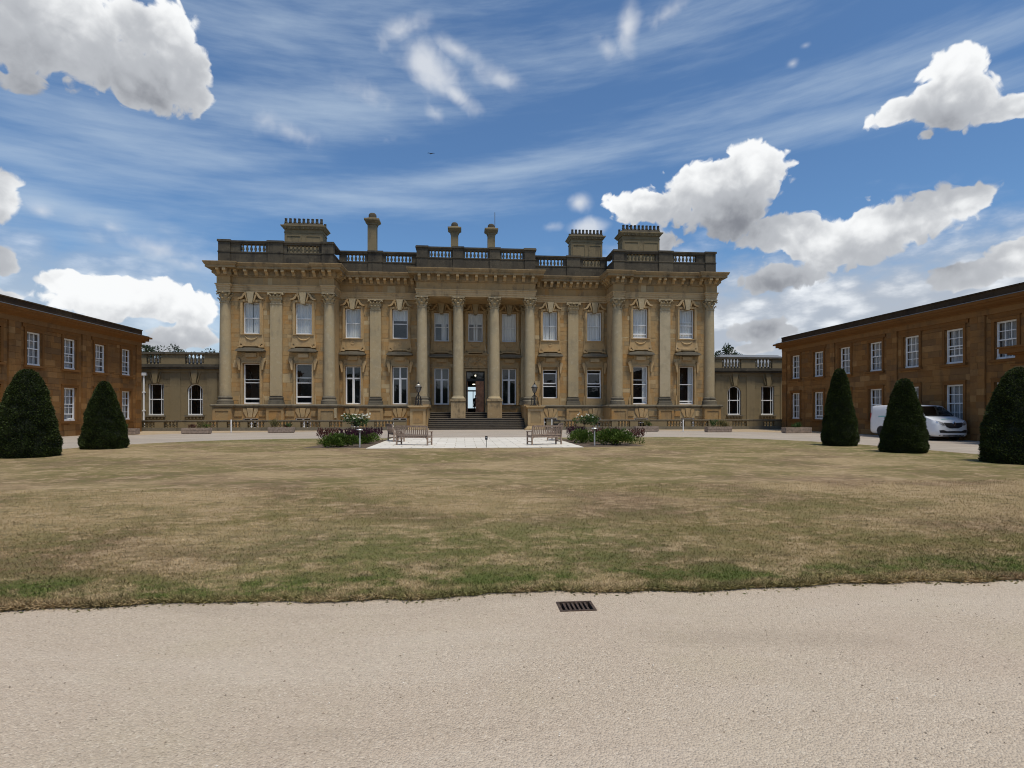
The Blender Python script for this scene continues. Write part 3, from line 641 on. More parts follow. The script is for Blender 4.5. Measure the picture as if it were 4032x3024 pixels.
# ---- carved surrounds
def upper_surround(kind):
    m = MB(); o = [(-WW / 2 - .02, WW / 2 + .02, UZ0 - .02, UZ1 + .02)]
    for (a, b, c, d) in holes(-.98, .98, 7.55, 11.32, o): m.box(a, b, -.11, .05, c, d)
    for (a, b, c, d) in holes(-WW / 2 - .2, WW / 2 + .2, UZ0 - .1, UZ1 + .2, o): m.box(a, b, -.2, -.1, c, d)
    m.box(-1.06, -.98, -.06, .03, 10.55, 11.3); m.box(.98, 1.06, -.06, .03, 10.55, 11.3)          # ears
    for s in (-1, 1):                                                                               # swept pediment
        p = [(.38, 11.93), (.5, 11.94), (.64, 11.82), (.74, 11.62), (.88, 11.48), (1.08, 11.42), (1.08, 11.33), (.82, 11.35), (.66, 11.45), (.56, 11.62), (.48, 11.76), (.38, 11.8)]
        m.prism([(s * x, z) for x, z in (p if s < 0 else p[::-1])], -.32, .05)
        m.prism([(s * x, z) for x, z in [(.8, 7.2), (1.05, 7.2), (1.08, 7.42), (.98, 8.0), (.9, 8.02), (.9, 7.5), (.8, 7.45)]], -.12, .02)
    m.prism([(-1.08, 7.14), (-.72, 7.14), (-.62, 7.24), (.62, 7.24), (.72, 7.14), (1.08, 7.14), (1.08, 7.24), (.78, 7.26), (.68, 7.36), (-.68, 7.36), (-.78, 7.26), (-1.08, 7.24)], -.36, .05)
    m.prism([(-.95, 7.38), (.95, 7.38), (.9, 7.55), (-.9, 7.55)], -.12, .05)
    if kind == 'swag':
        m.tube([(.52 * math.cos(R(180 + 180 * i / 12)), -.11, 8.2 + .36 * math.sin(R(180 + 180 * i / 12))) for i in range(13)], [.04 + .035 * math.sin(math.pi * i / 12) for i in range(13)], 6)
        m.prism([(.44 * math.cos(R(180 + 180 * i / 10)), 8.2 + .27 * math.sin(R(180 + 180 * i / 10))) for i in range(11)], -.10, .03)
    else:
        m.tube([(.15 * math.cos(R(30 * i)), -.11, 7.93 + .15 * math.sin(R(30 * i))) for i in range(13)], .04, 6)
        for a, b in ((-.62, -.3), (.3, .62)): m.box(a, b, -.105, .0, 7.75, 8.12)
    return m.mesh('window_surround')
def keystones(z0, z1, h0, h1, y=-.42):
    return MB().prism([(-h0, z0), (h0, z0), (h1, z1), (-h1, z1)], y, .05).mesh('keystone')
SUR = {k: upper_surround(k) for k in ('swag', 'ring')}
KEY = keystones(11.0, 11.965, .17, .31); VL = MB().prism([(-.22, 11.12), (-.30, 11.12), (-.5, 11.72), (-.36, 11.76)], -.34, .05).mesh('voussoir'); VR = MB().prism([(.22, 11.12), (.36, 11.76), (.5, 11.72), (.30, 11.12)], -.34, .05).mesh('voussoir')
for me in (*SUR.values(), KEY, VL, VR): me.materials.append(M['trim'])
def lower_surround(ears, z0):
    m = MB(); zt = LZ1; o = [(-WW / 2 - .02, WW / 2 + .02, z0 - .02, zt + .02)]
    for (a, b, c, d) in holes(-.92, .92, 2.2, zt + .2, o): m.box(a, b, -.12, .05, c, d)
    for (a, b, c, d) in holes(-.82, .82, 2.2, zt + .1, o): m.box(a, b, -.2, -.1, c, d)
    m.prism([(-.85, zt + .2), (.85, zt + .2), (.85, 6.3), (.62, 6.42), (.62, 6.75), (-.62, 6.75), (-.62, 6.42), (-.85, 6.3)], -.08, .05)
    if ears:
        for s in (-1, 1):
            p = [(.9, 6.05), (.98, 6.2), (1.1, 6.24), (1.2, 6.16), (1.22, 6.0), (1.12, 5.75), (1.06, 5.45), (1.02, 5.2), (.9, 5.2)]
            m.prism([(s * x, z) for x, z in (p if s < 0 else p[::-1])], -.3, .05)
            m.prism([(s * x, z) for x, z in [(.9, 2.2), (1.06, 2.2), (1.08, 2.7), (.97, 3.1), (.9, 3.1)]], -.12, .05)
    return m.mesh('window_surround')
LSUR = {(e, z): lower_surround(e, z) for e, z in ((True, LZ0), (True, 2.84), (False, LZ0))}
TAB = MB().box(-.45, .45, -.3, .03, 6.3, 6.66).mesh('tablet', bevel=.02)
HOOD = MB().prism([(-1.0, 6.74), (1.0, 6.74), (1.02, 6.8), (-1.02, 6.8)], -.25, .05).prism([(-1.18, 6.8), (1.18, 6.8), (1.22, 6.9), (-1.22, 6.9)], -.6, .05).prism([(-1.2, 6.9), (1.2, 6.9), (1.05, 7.02), (.4, 7.11), (-.4, 7.11), (-1.05, 7.02)], -.54, .05).mesh('hood')
for me in LSUR.values(): me.materials.append(M['trim'])
TAB.materials.append(M['trim']); HOOD.materials.append(M['grey'])
for x in (-W1, -W2, W2, W1, -R1, -R2, R2, R1, -LOGW, 0, LOGW):
    y = PY if abs(x) > 12.6 else RY if abs(x) > 5.3 else LY
    obj('window_surround', SUR['ring' if y == RY else 'swag'], None, house, (x, y, 0))
    for me, nm in ((KEY, 'keystone'), (VL, 'voussoir'), (VR, 'voussoir')): obj(nm, me, None, house, (x, y, 0))
    if x == 0: continue
    obj('window_surround', LSUR[(y != LY, 2.84 if (y == RY and x > 0) else LZ0)], None, house, (x, y, 0))
    obj('tablet', TAB, None, house, (x, y, 0)); obj('hood', HOOD, None, house, (x, y, 0))
# ---- door
dr = MB(); o = [(-.9, .9, 1.5, 5.5)]
for (a, b, c, d) in holes(-1.12, 1.12, 1.5, 5.72, o): dr.box(a, b, LY - .1, LY + .22, c, d)
dr.box(-1.6, 1.6, LY - .35, LY + .0, 7.0, 7.12); dr.box(-1.5, 1.5, LY - .2, LY, 6.9, 7.0); dr.box(-1.45, 1.45, LY - .1, LY, 5.78, 5.9)
obj('door_surround', dr, 'trim', house)
rl = MB(); n_, m_ = 48, 20; lumps = [(random.uniform(-1.3, 1.3), random.uniform(5.95, 6.85), random.uniform(.07, .17), random.uniform(.05, .17)) for _ in range(46)]
lumps += [(0, 6.35, .22, .24), (.08, 6.6, .12, .2), (-.45, 6.4, .25, .14), (.5, 6.4, .25, .14)]
gv = []
for j in range(m_ + 1):
    for i in range(n_ + 1):
        x = -1.4 + 2.8 * i / n_; z = 5.9 + 1.0 * j / m_; h = 0
        for (lx, lz, lr, lh) in lumps: h = max(h, lh * math.exp(-((x - lx) ** 2 + (z - lz) ** 2) / lr ** 2 * 1.6))
        gv.append((x, LY - .05 - h, z))
rl.add(gv, [(j * (n_ + 1) + i, j * (n_ + 1) + i + 1, (j + 1) * (n_ + 1) + i + 1, (j + 1) * (n_ + 1) + i) for j in range(m_) for i in range(n_)])
obj('carved_relief', rl, 'trim', house, smooth=True)
df = obj('door_frame', MB().box(-.9, -.8, LY + .1, LY + .2, 1.5, 5.5).box(.8, .9, LY + .1, LY + .2, 1.5, 5.5).box(-.8, .8, LY + .1, LY + .2, 5.38, 5.5).box(-.8, .8, LY + .1, LY + .2, 4.52, 4.75), 'black', house)
obj('transom_pane', UNIT_GLASS, None, df, (0, LY + .15, 5.065), scale=(1.6, .01, .62))
dl = MB(); ops = [(.12, .72, 1.65, 2.2), (.12, .72, 2.35, 3.75), (.12, .72, 3.9, 4.42)]
for (a, b, c, d) in holes(.02, .8, 1.52, 4.52, ops): dl.box(a, b, LY + .1, LY + .17, c, d)
for (a, b, c, d) in ops: dl.box(a, b, LY + .13, LY + .15, c, d); dl.box(a + .1, b - .1, LY + .11, LY + .135, c + .1, d - .1)
dlo = obj('door_leaf', dl, 'door', house); obj('door_knob', MB().lathe([(.005, .0), (.035, .02), (.035, .05), (.005, .07)], 10), 'chrome', dlo, (.1, LY + .1, 2.9), (R(90), 0, 0))
ol = MB()
for (a, b, c, d) in holes(LY + .25, LY + 1.03, 1.52, 4.52, []): ol.box(-.8, -.74, a, b, c, d)
obj('door_leaf', ol, 'door', house)
# ---- columns and pilasters
def column_shaft(z0, z1, r0, r1):
    return MB().lathe([(r0, z0), (r0 * .995, z0 + (z1 - z0) * .33), (r0 * .95, z0 + (z1 - z0) * .66), (r1, z1)], 28).mesh('shaft', True)
def col_base(z0, r): return MB().lathe([(r * 1.42, z0), (r * 1.42, z0 + .2), (r * 1.36, z0 + .21), (r * 1.4, z0 + .28), (r * 1.36, z0 + .36), (r * 1.2, z0 + .4), (r * 1.14, z0 + .46), (r * 1.2, z0 + .52), (r * 1.24, z0 + .58), (r * 1.2, z0 + .65), (r * 1.04, z0 + .68), (r, z0 + .75)], 28).mesh('base', True)
def capital(r, flat=0.0, zb=10.98, zt=11.965):
    """bell with two tiers of acanthus leaves, corner volutes and a hollow-sided abacus"""
    m = MB(); H = zt - zb
    if not flat:
        m.lathe([(r * 1.06, zb - .02), (r * 1.12, zb + .03), (r * 1.04, zb + .08), (r * .86, zb + .1), (r * .80, zb + .5), (r * .86, zb + .7), (r * 1.1, zb + .86)], 20)
        ring = [(a, r) for a in range(0, 360, 45)]
        for tier, (za, hb) in enumerate(((zb + .08, .34), (zb + .34, .36))):
            for a in range(8):
                t = R(a * 45 + (22.5 if tier else 0)); c, s_ = math.cos(t), math.sin(t); px_, py_ = -s_, c; q = []
                for (u, ww, out) in ((0, .13, .0), (.5, .15, .04), (.85, .13, .15), (1.0, .08, .25), (.86, .06, .28)):
                    for e in (-1, 1): q.append((c * (r + out) + px_ * ww * e, s_ * (r + out) + py_ * ww * e, za + hb * u))
                m.add(q, [(2 * i, 2 * i + 1, 2 * i + 3, 2 * i + 2) for i in range(4)])
        for a in range(4):
            t = R(a * 90 + 45); c, s_ = math.cos(t), math.sin(t)
            m.tube([(c * (r + .02), s_ * (r + .02), zb + .55), (c * (r + .12), s_ * (r + .12), zb + .74), (c * (r + .28), s_ * (r + .28), zb + .82), (c * (r + .32), s_ * (r + .32), zb + .74), (c * (r + .25), s_ * (r + .25), zb + .7)], [.05, .06, .07, .08, .06], 7)
            t2 = R(a * 90); m.lathe([(.02, -.08), (.09, -.03), (.09, .03), (.02, .08)], 8, (math.cos(t2) * (r + .16), math.sin(t2) * (r + .16), zb + .85))
        e = r * 1.36; poly = []
        for a in range(4):
            t = R(a * 90 + 45); c, s_ = math.cos(t), math.sin(t); k = e * 1.32
            poly += [(c * k - s_ * -.07, s_ * k + c * -.07), (c * k - s_ * .07, s_ * k + c * .07)]
            t2 = R(a * 90 + 90); poly += [(math.cos(t2) * e * .82 - math.sin(t2) * u, math.sin(t2) * e * .82 + math.cos(t2) * u) for u in (-.18, 0, .18)]
        m.slab(poly, zb + .87, zt)
    else:
        hw = r; m.box(-hw * .9, hw * .9, -flat * .55, .02, zb, zb + .86); m.box(-hw - .03, hw + .03, -flat - .04, .02, zb - .02, zb + .05)
        for tier, (za, hb) in enumerate(((zb + .06, .33), (zb + .33, .34))):
            for k in range(3 if not tier else 4):
                x = (-.62 + .62 * k) * hw if not tier else (-.84 + .56 * k) * hw; q = []
                for (u, ww, out) in ((0, .13, .01), (.5, .15, .04), (.85, .12, .12), (1.0, .06, .2), (.9, .05, .22)):
                    for e in (-1, 1): q.append((x + ww * e, -flat - out, za + hb * u))
                m.add(q, [(2 * i, 2 * i + 1, 2 * i + 3, 2 * i + 2) for i in range(4)])
        for s in (-1, 1):
            m.tube([(s * hw * .7, -flat - .02, zb + .55), (s * (hw * .95), -flat - .12, zb + .76), (s * (hw + .16), -flat - .2, zb + .82), (s * (hw + .17), -flat - .2, zb + .72)], [.05, .06, .08, .06], 7)
            m.tube([(s * hw * .6, -flat - .02, zb + .6), (s * hw * .35, -flat - .1, zb + .78), (s * hw * .15, -flat - .1, zb + .76)], [.04, .05, .04], 6)
        m.prism([(-hw - .2, zb + .87), (hw + .2, zb + .87), (hw + .22, zt), (-hw - .22, zt)], -flat - .2, .02); m.box(-.1, .1, -flat - .26, -flat, zb + .8, zt - .02)
    return m.mesh('capital')
RC, RT = .49, .43
SH = column_shaft(2.95, 10.98, RC, RT); SHI = column_shaft(3.0, 10.98, RC, RT); CB = col_base(2.2, RC); CAP = capital(RT); PCAP = capital(.47, .24)
PSH = MB().box(-.49, .49, -.24, .05, 2.95, 10.98).mesh('shaft'); PB = MB().box(-.68, .68, -.34, .05, 2.2, 2.4).box(-.64, .64, -.3, .05, 2.4, 2.58).box(-.56, .56, -.22, .05, 2.58, 2.7).box(-.6, .6, -.26, .05, 2.7, 2.86).box(-.52, .52, -.18, .05, 2.86, 2.95).mesh('base', bevel=.025)
for me in (SH, SHI, PSH, CAP, PCAP): me.materials.append(M['grey'])
for me in (CB, PB): me.materials.append(M['dark'] if False else M['grey'])
BASEDARK = stone('mossy_base_stone', (.17, .15, .11), (.15, .13, .10), (.20, .17, .12), (.27, .235, .17), (.07, .065, .05), .6, .3, .7)
for me in (CB, PB, HOOD): me.materials.clear(); me.materials.append(BASEDARK)
for me in (KEY,): me.materials.clear(); me.materials.append(M['grey'])
def col(name, x, y, sh, cap, base):
    e = obj(name, sh, None, house, (x, y, 0)); obj('capital', cap, None, e); obj('base', base, None, e) if base else None; return e
for s in (-1, 1):
    col('column', s * XO, PY - .02, SH, CAP, CB); col('column', s * XI, PY - .02, SH, CAP, CB)
    col('pilaster', s * XP, PY, PSH, PCAP, PB); col('pilaster', s * RP, RY, PSH, PCAP, PB)
    col('column', s * C2, .55, SH, CAP, CB)
    e = col('column', s * C1, .55, SHI, CAP, None)
    obj('base', MB().lathe([(RC * 1.3, 2.67), (RC * 1.34, 2.74), (RC * 1.28, 2.82), (RC * 1.1, 2.86), (RC * 1.06, 2.95), (RC, 3.0)], 28), 'grey', e, smooth=True)
    obj('pedestal', MB().box(-.66, .66, -.66, .66, .98, 2.5).box(-.72, .72, -.72, .72, 2.5, 2.68), 'cornice', e, bevel=.02)
    for xx, yy in ((s * 1.65, LY), (s * 4.91, LY)): col('pilaster', xx, yy, PSH, PCAP, PB)
# ---- entablature swept round all the breaks
half = [(-22.3, 15), (-22.3, -.5), (-21.25, -.5), (-21.25, -.16), (-13.5, -.16), (-13.5, -.5), (-12.5, -.5), (-12.5, 2.14), (-5.36, 2.14), (-5.36, .13)]
path = half + [(-x, y) for x, y in reversed(half)]
for nm, prof, mt in (('architrave', [(-.3, 11.97), (0, 11.97), (0, 12.14), (.04, 12.15), (.04, 12.34), (.08, 12.35), (.08, 12.48), (.15, 12.55), (.15, 12.61), (-.3, 12.61)], 'trim'),
                     ('frieze', [(-.3, 12.612), (.02, 12.612), (.02, 13.25), (-.3, 13.25)], 'gold'),
                     ('cornice', [(-.3, 13.252), (.1, 13.252), (.15, 13.36), (.2, 13.38), (.2, 13.83), (.70, 13.86), (.70, 14.06), (.75, 14.08), (.80, 14.17), (.86, 14.29), (.86, 14.35), (-.3, 14.43)], 'cornice')):
    obj(nm, MB().sweep(path, prof), mt, house)
obj('portico_beam', MB().box(-5.3, 5.3, .44, .97, 11.972, 12.6), 'trim', house)
stones_f = []
for s in (-1, 1):
    x = 13.6
    while x < 21.0: stones_f.append((s * x, -.16)); x += random.uniform(.5, 1.0)
    x = 5.5
    while x < 12.0: stones_f.append((s * x, 2.14)); x += random.uniform(.6, 1.4)
FS = [MB().box(-.22, .22, -.03, .0, 12.63, 13.24).mesh('frieze_block'), MB().box(-.36, .36, -.035, .0, 12.63, 13.24).mesh('frieze_block')]
for me in FS: me.materials.append(M['gold'])
for i, (x, y) in enumerate(stones_f): obj('frieze_block', FS[i % 2], None, house, (x, y, 0))
MOD = MB().prism([(-.13, 13.44), (.13, 13.44), (.13, 13.84), (-.13, 13.84)], -.72, -.19).mesh('modillion')
mm = MB(); prof = [(-.19, 13.42), (-.19, 13.85), (-.64, 13.85), (-.66, 13.66), (-.59, 13.6), (-.49, 13.62), (-.38, 13.52), (-.31, 13.38), (-.24, 13.36)]
n = len(prof); mm.add([(-.13, y, z) for y, z in prof] + [(.13, y, z) for y, z in prof], [tuple(range(n)), tuple(range(2 * n - 1, n - 1, -1))] + [(i, (i + 1) % n, (i + 1) % n + n, i + n) for i in range(n)])
MOD = mm.mesh('modillion'); MOD.materials.append(M['trim'])
mods = []
for s in (-1, 1):
    mods += [(s * q, -.5) for q in (12.74, 13.26, 21.5, 22.05)] + [(s * q, -.16) for q in (14.15, 15.02, 15.9, 16.78, 17.3, 18.17, 19.04, 19.9, 20.75)]
    mods += [(s * (5.9 + .62 * k), 2.14) for k in range(10)]
mods += [(-5.1 + 10.2 * k / 12, .13) for k in range(13)]
for x, y in mods: obj('modillion', MOD, None, house, (x, y, 0))
SMOD = [(-22.3, 1.2, -1), (22.3, 1.2, 1)]
for s in (-1, 1):
    for yy in (0.0, .62, 1.3): obj('modillion', MOD, None, house, (s * 12.5, yy, 0), (0, 0, R(-90) * s))
    for yy in (0.1, .9, 1.7, 2.5): obj('modillion', MOD, None, house, (s * 22.3, yy, 0), (0, 0, R(90) * s))
# ---- roof parapet with balusters
ph = [(-22.15, 15), (-22.15, -.28), (-12.6, -.28), (-12.6, 2.08), (-5.32, 2.08), (-5.32, .06)]
pp = ph + [(-x, y) for x, y in reversed(ph)]
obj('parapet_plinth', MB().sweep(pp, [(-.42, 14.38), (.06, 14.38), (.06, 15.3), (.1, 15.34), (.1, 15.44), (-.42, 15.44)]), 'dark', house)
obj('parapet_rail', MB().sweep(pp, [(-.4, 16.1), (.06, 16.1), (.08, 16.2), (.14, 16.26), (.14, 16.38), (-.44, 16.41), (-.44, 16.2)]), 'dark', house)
BAL = MB().lathe([(.10, 0), (.10, .06), (.065, .08), (.06, .12), (.115, .24), (.12, .3), (.1, .4), (.06, .5), (.055, .55), (.085, .57), (.09, .62), (.10, .63), (.10, .68)], 10).mesh('baluster', True); BAL.materials.append(M['chim'])
bays = []; piers = []
for s in (-1, 1):
    bays += [(s * 18.35, s * 20.45, -.28), (s * 13.85, s * 16.55, -.28), (s * 10.25, s * 11.95, 2.08), (s * 6.0, s * 8.35, 2.08)]
    piers += [(s * 21.75, -.28, 1.0), (s * XP, -.28, 1.3), (s * 13.05, -.28, 1.0), (s * RP, 2.08, 1.3), (s * 4.86, .06, 1.0)]
    piers += [(s * C1, .06, .95)]; bays += [(s * 2.3, s * 4.2, .06)]
bays.append((-1.02, 1.02, .06))
for (x, y, wd) in piers:
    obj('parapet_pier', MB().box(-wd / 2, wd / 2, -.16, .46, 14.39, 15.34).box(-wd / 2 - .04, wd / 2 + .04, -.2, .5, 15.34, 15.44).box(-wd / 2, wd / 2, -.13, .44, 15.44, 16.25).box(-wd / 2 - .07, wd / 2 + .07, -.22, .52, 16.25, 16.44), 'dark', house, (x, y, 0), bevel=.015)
def infill(x0, x1, y, bs):
    cuts = sorted(tuple(sorted(b[:2])) for b in bs)
    x = x0
    for a, b in cuts:
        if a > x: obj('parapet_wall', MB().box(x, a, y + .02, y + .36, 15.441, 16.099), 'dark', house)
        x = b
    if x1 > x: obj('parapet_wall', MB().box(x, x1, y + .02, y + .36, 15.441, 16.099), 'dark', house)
for x0, x1, y in ((-22.1, -12.6, -.28), (12.6, 22.1, -.28), (-12.58, -5.34, 2.08), (5.34, 12.58, 2.08), (-5.3, 5.3, .06)): infill(x0, x1, y, [b for b in bays if x0 < (b[0] + b[1]) / 2 < x1 and b[2] == y])
for (a, b, y) in bays:
    a, b = min(a, b), max(a, b); n = max(3, round((b - a) / .33))
    for k in range(n): obj('baluster', BAL, None, house, (a + (b - a) * (k + .5) / n, y + .18, 15.43))
# ---- plinth, ledge and basement
lh = [(-22.65, 15), (-22.65, -.85), (-20.85, -.85), (-20.85, -.38), (-18.4, -.38), (-18.4, -.6), (-16.55, -.6), (-16.55, -.38), (-13.9, -.38), (-13.9, -.85), (-12.1, -.85), (-12.1, 1.86), (-10.2, 1.86), (-10.2, 1.68), (-8.4, 1.68), (-8.4, 1.86), (-5.55, 1.86)]
for s in (1, -1):
    pth = lh if s == 1 else [(-x, y) for x, y in reversed(lh)]
    obj('ledge', MB().sweep(pth, [(-.9, 1.9), (-.08, 1.9), (-.04, 1.98), (.06, 2.02), (.08, 2.12), (.0, 2.2), (-.9, 2.22)]), BASEDARK, house)
bw = [(s * x, y) for s in (-1, 1) for x, y in ((W1, -.3), (W2, -.3), (R1, 1.94), (R2, 1.94))]
for s in (-1, 1):
    pl = MB()
    for x0, x1, y in ((12.2, 22.55, -.3), (5.5, 12.2, 1.94)):
        a, b = sorted((s * x0, s * x1))
        for (p, q, u, v) in holes(a, b, 0, 1.9, [(x - .65, x + .65, .1, 1.0) for x, yy in bw if a < x < b]): pl.box(p, q, y, y + .3, u, v)
    a, b = sorted((s * 12.2, s * 12.5)); pl.box(a, b, .0, 1.94, 0, 1.9); a, b = sorted((s * 22.25, s * 22.55)); pl.box(a, b, 0, 15, 0, 1.9)
    obj('plinth', pl, 'gold', house)
PKEY = MB().prism([(-.14, 1.06), (.14, 1.06), (.26, 1.88), (-.26, 1.88)], -.12, .05).prism([(-.2, 1.06), (-.34, 1.06), (-.62, 1.6), (-.62, 1.88), (-.33, 1.88)], -.07, .05).prism([(.2, 1.06), (.33, 1.88), (.62, 1.88), (.62, 1.6), (.34, 1.06)], -.07, .05).mesh('keystone')
PPAN = MB().box(.72, 1.55, -.07, .05, 1.15, 1.62).box(-1.55, -.72, -.07, .05, 1.15, 1.62).mesh('panel'); PKEY.materials.append(M['trim']); PPAN.materials.append(M['gold'])
for x, y in bw:
    obj('keystone', PKEY, None, house, (x, y, 0)); obj('panel', PPAN, None, house, (x, y, 0))
    window(house, x, y, .1, 1.0, 1.3, 'cross' if x < 0 else 'sash1', depth=.12)
for s in (-1, 1):
    for x, y, wd in ((XO, -.78, 1.6), (XI, -.78, 1.6), (XP, -.5, 1.55), (RP, 1.72, 1.5)):
        p = MB().box(-wd / 2, wd / 2, 0, .5, 0, 1.89)
        for (a, b, c, d) in holes(-wd / 2 + .05, wd / 2 - .05, .2, 1.84, [(-wd / 2 + .26, wd / 2 - .26, .4, 1.64)]): p.box(a, b, -.05, .01, c, d)
        obj('pedestal', p, 'gold', house, (s * x, y, 0))
obj('wall_vent', MB().box(-.18, .18, -.03, .02, -.18, .18), 'trim', house, (-21.0, PY - .0, 5.6))
obj('downpipe_bracket', MB().box(-.1, .1, -.08, .05, 1.0, 1.88), 'grey', house, (-12.25, -.9, 0))
# ---- front steps
NS, TR, RS = 6, .30, .98 / 6
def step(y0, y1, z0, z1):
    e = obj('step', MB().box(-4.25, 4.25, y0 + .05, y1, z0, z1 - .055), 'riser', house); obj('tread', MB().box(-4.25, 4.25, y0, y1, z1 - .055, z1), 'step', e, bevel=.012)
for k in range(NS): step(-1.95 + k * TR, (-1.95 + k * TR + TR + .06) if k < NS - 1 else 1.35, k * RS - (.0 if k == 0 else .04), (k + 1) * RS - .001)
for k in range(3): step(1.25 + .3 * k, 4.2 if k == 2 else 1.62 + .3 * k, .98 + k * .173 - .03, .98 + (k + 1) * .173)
for s in (-1, 1):
    e = obj('pedestal', MB().box(-.62, .62, -.62, .62, .34, 1.85), 'trim', house, (s * 5.05, -1.85, 0))
    p = MB()
    for (a, b, c, d) in holes(-.66, .66, .36, 1.8, [(-.44, .44, .55, 1.62)]): p.box(a, b, -.68, -.61, c, d)
    p.frustum(0, 0, 0.0, .1, .92, .92, .92, .92).frustum(0, 0, .1, .36, .86, .86, .66, .66).frustum(0, 0, 1.8, 1.98, .64, .64, .8, .8).box(-.84, .84, -.84, .84, 1.98, 2.09)
    obj('moulding', p, 'trim', e); obj('panel', MB().box(-.4, .4, -.64, -.6, .59, 1.58), 'gold', e)
    a, b = sorted((s * 4.27, s * 5.62)); obj('flank_wall', MB().box(a, b, -1.2, 2.3, 0, 1.95).box(a - .08, b + .08, -1.24, 2.2, 1.95, 2.19), 'trim', house)
# ---- chimneys
def big_chimney(pxa, pxb, pytop, pybody, Y, lab):
    xa, _ = on_y(pxa, 900, Y); xb, zt = on_y(pxb, pytop, Y); _, zc = on_y(pxb, pybody, Y); hw = (xb - xa) / 2; xc = (xa + xb) / 2 - HX
    e = obj('chimney', MB().box(-hw, hw, 0, 1.7, 14.3, zc), 'chim', house, (xc, Y - HY, 0)); d = MB()
    d.box(-hw - .04, hw + .04, -.04, 1.74, zc, zc + .1).frustum(0, .85, zc + .35, zc + .6, hw + .08, .93, hw + .26, 1.1).box(-hw + .0, hw, .0, 1.7, zc + .1, zc + .36).box(-hw - .3, hw + .3, -.28, 1.98, zc + .6, zc + .7)
    obj('cap', d, 'chim', e)
    f = MB().frustum(0, .85, zc + .7, zt - .22, hw + .1, .95, hw - .02, .84); obj('crown', f, 'dark', e)
    n = max(8, int(hw * 2 / .36))
    for k in range(n):
        x = -hw + .12 + (2 * hw - .24) * k / (n - 1); obj('chimney_pot', POT, None, e, (x, .1, zt - .22)); 
        if k % 2 == 0: obj('chimney_pot', POT, None, e, (x, 1.55, zt - .22))
    k = 0; x = -hw + .15
    while x < hw: obj('bracket', BRK, None, e, (x, 0, zc + .36)); x += .42
    for x in (-hw * .52, hw * .52):
        fr = MB()
        for (a, b, c, dd) in holes(x - hw * .4, x + hw * .4, zc - 1.6, zc - .25, [(x - hw * .4 + .07, x + hw * .4 - .07, zc - 1.53, zc - .32)]): fr.box(a, b, -.05, .02, c, dd)
        obj('panel_frame', fr, 'chim', e)
    return e
POT = MB().lathe([(.15, 0), (.15, .1), (.125, .12), (.12, .34), (.14, .38), (.13, .42), (.05, .44)], 10).mesh('chimney_pot', True); POT.materials.append(M['dark'])
BRK = MB().prism([(-.06, 0), (.06, 0), (.06, .24), (-.06, .24)], -.2, .02).mesh('bracket'); BRK.materials.append(M['chim'])
big_chimney(1120, 1270, 871, 920, 55.5, ''); big_chimney(2451, 2597, 897, 945, 55.5, ''); big_chimney(2250, 2372, 914, 957, 58.5, '')
def slim_chimney(px, wpx, ytop, ycap, Y, rod=False):
    x, zt = on_y(px, ytop, Y); _, zc = on_y(px, ycap, Y); x2, _ = on_y(px + wpx, ytop, Y); hw = (x2 - x) / 2
    e = obj('chimney', MB().box(-hw, hw, -hw, hw, 14.3, zc - .6), 'chim', house, (x - HX, Y - HY, 0))
    obj('cap', MB().box(-hw - .06, hw + .06, -hw - .06, hw + .06, zc - .6, zc - .5).frustum(0, 0, zc - .5, zc - .2, hw, hw, hw + .3, hw + .3).box(-hw - .32, hw + .32, -hw - .32, hw + .32, zc - .2, zc - .05).frustum(0, 0, zc - .05, zc + .1, hw + .2, hw + .2, hw, hw), 'chim', e)
    r = hw * .92; h = zt - zc - .1
    obj('cowl', MB().lathe([(r, 0), (r, h * .55), (r * .92, h * .72), (r * .7, h * .9), (r * .35, h * .98), (.02, h)], 16), 'dark', e, (0, 0, zc + .1), smooth=True)
    if rod: obj('lightning_rod', MB().tube([(hw, 0, zc), (hw, 0, zt + 1.25)], .035, 6), 'lead', e)
slim_chimney(1467, 34, 839, 866, 58.5); slim_chimney(1790, 29, 876, 899, 59.5); slim_chimney(1934, 29, 882, 904, 59.5, True)

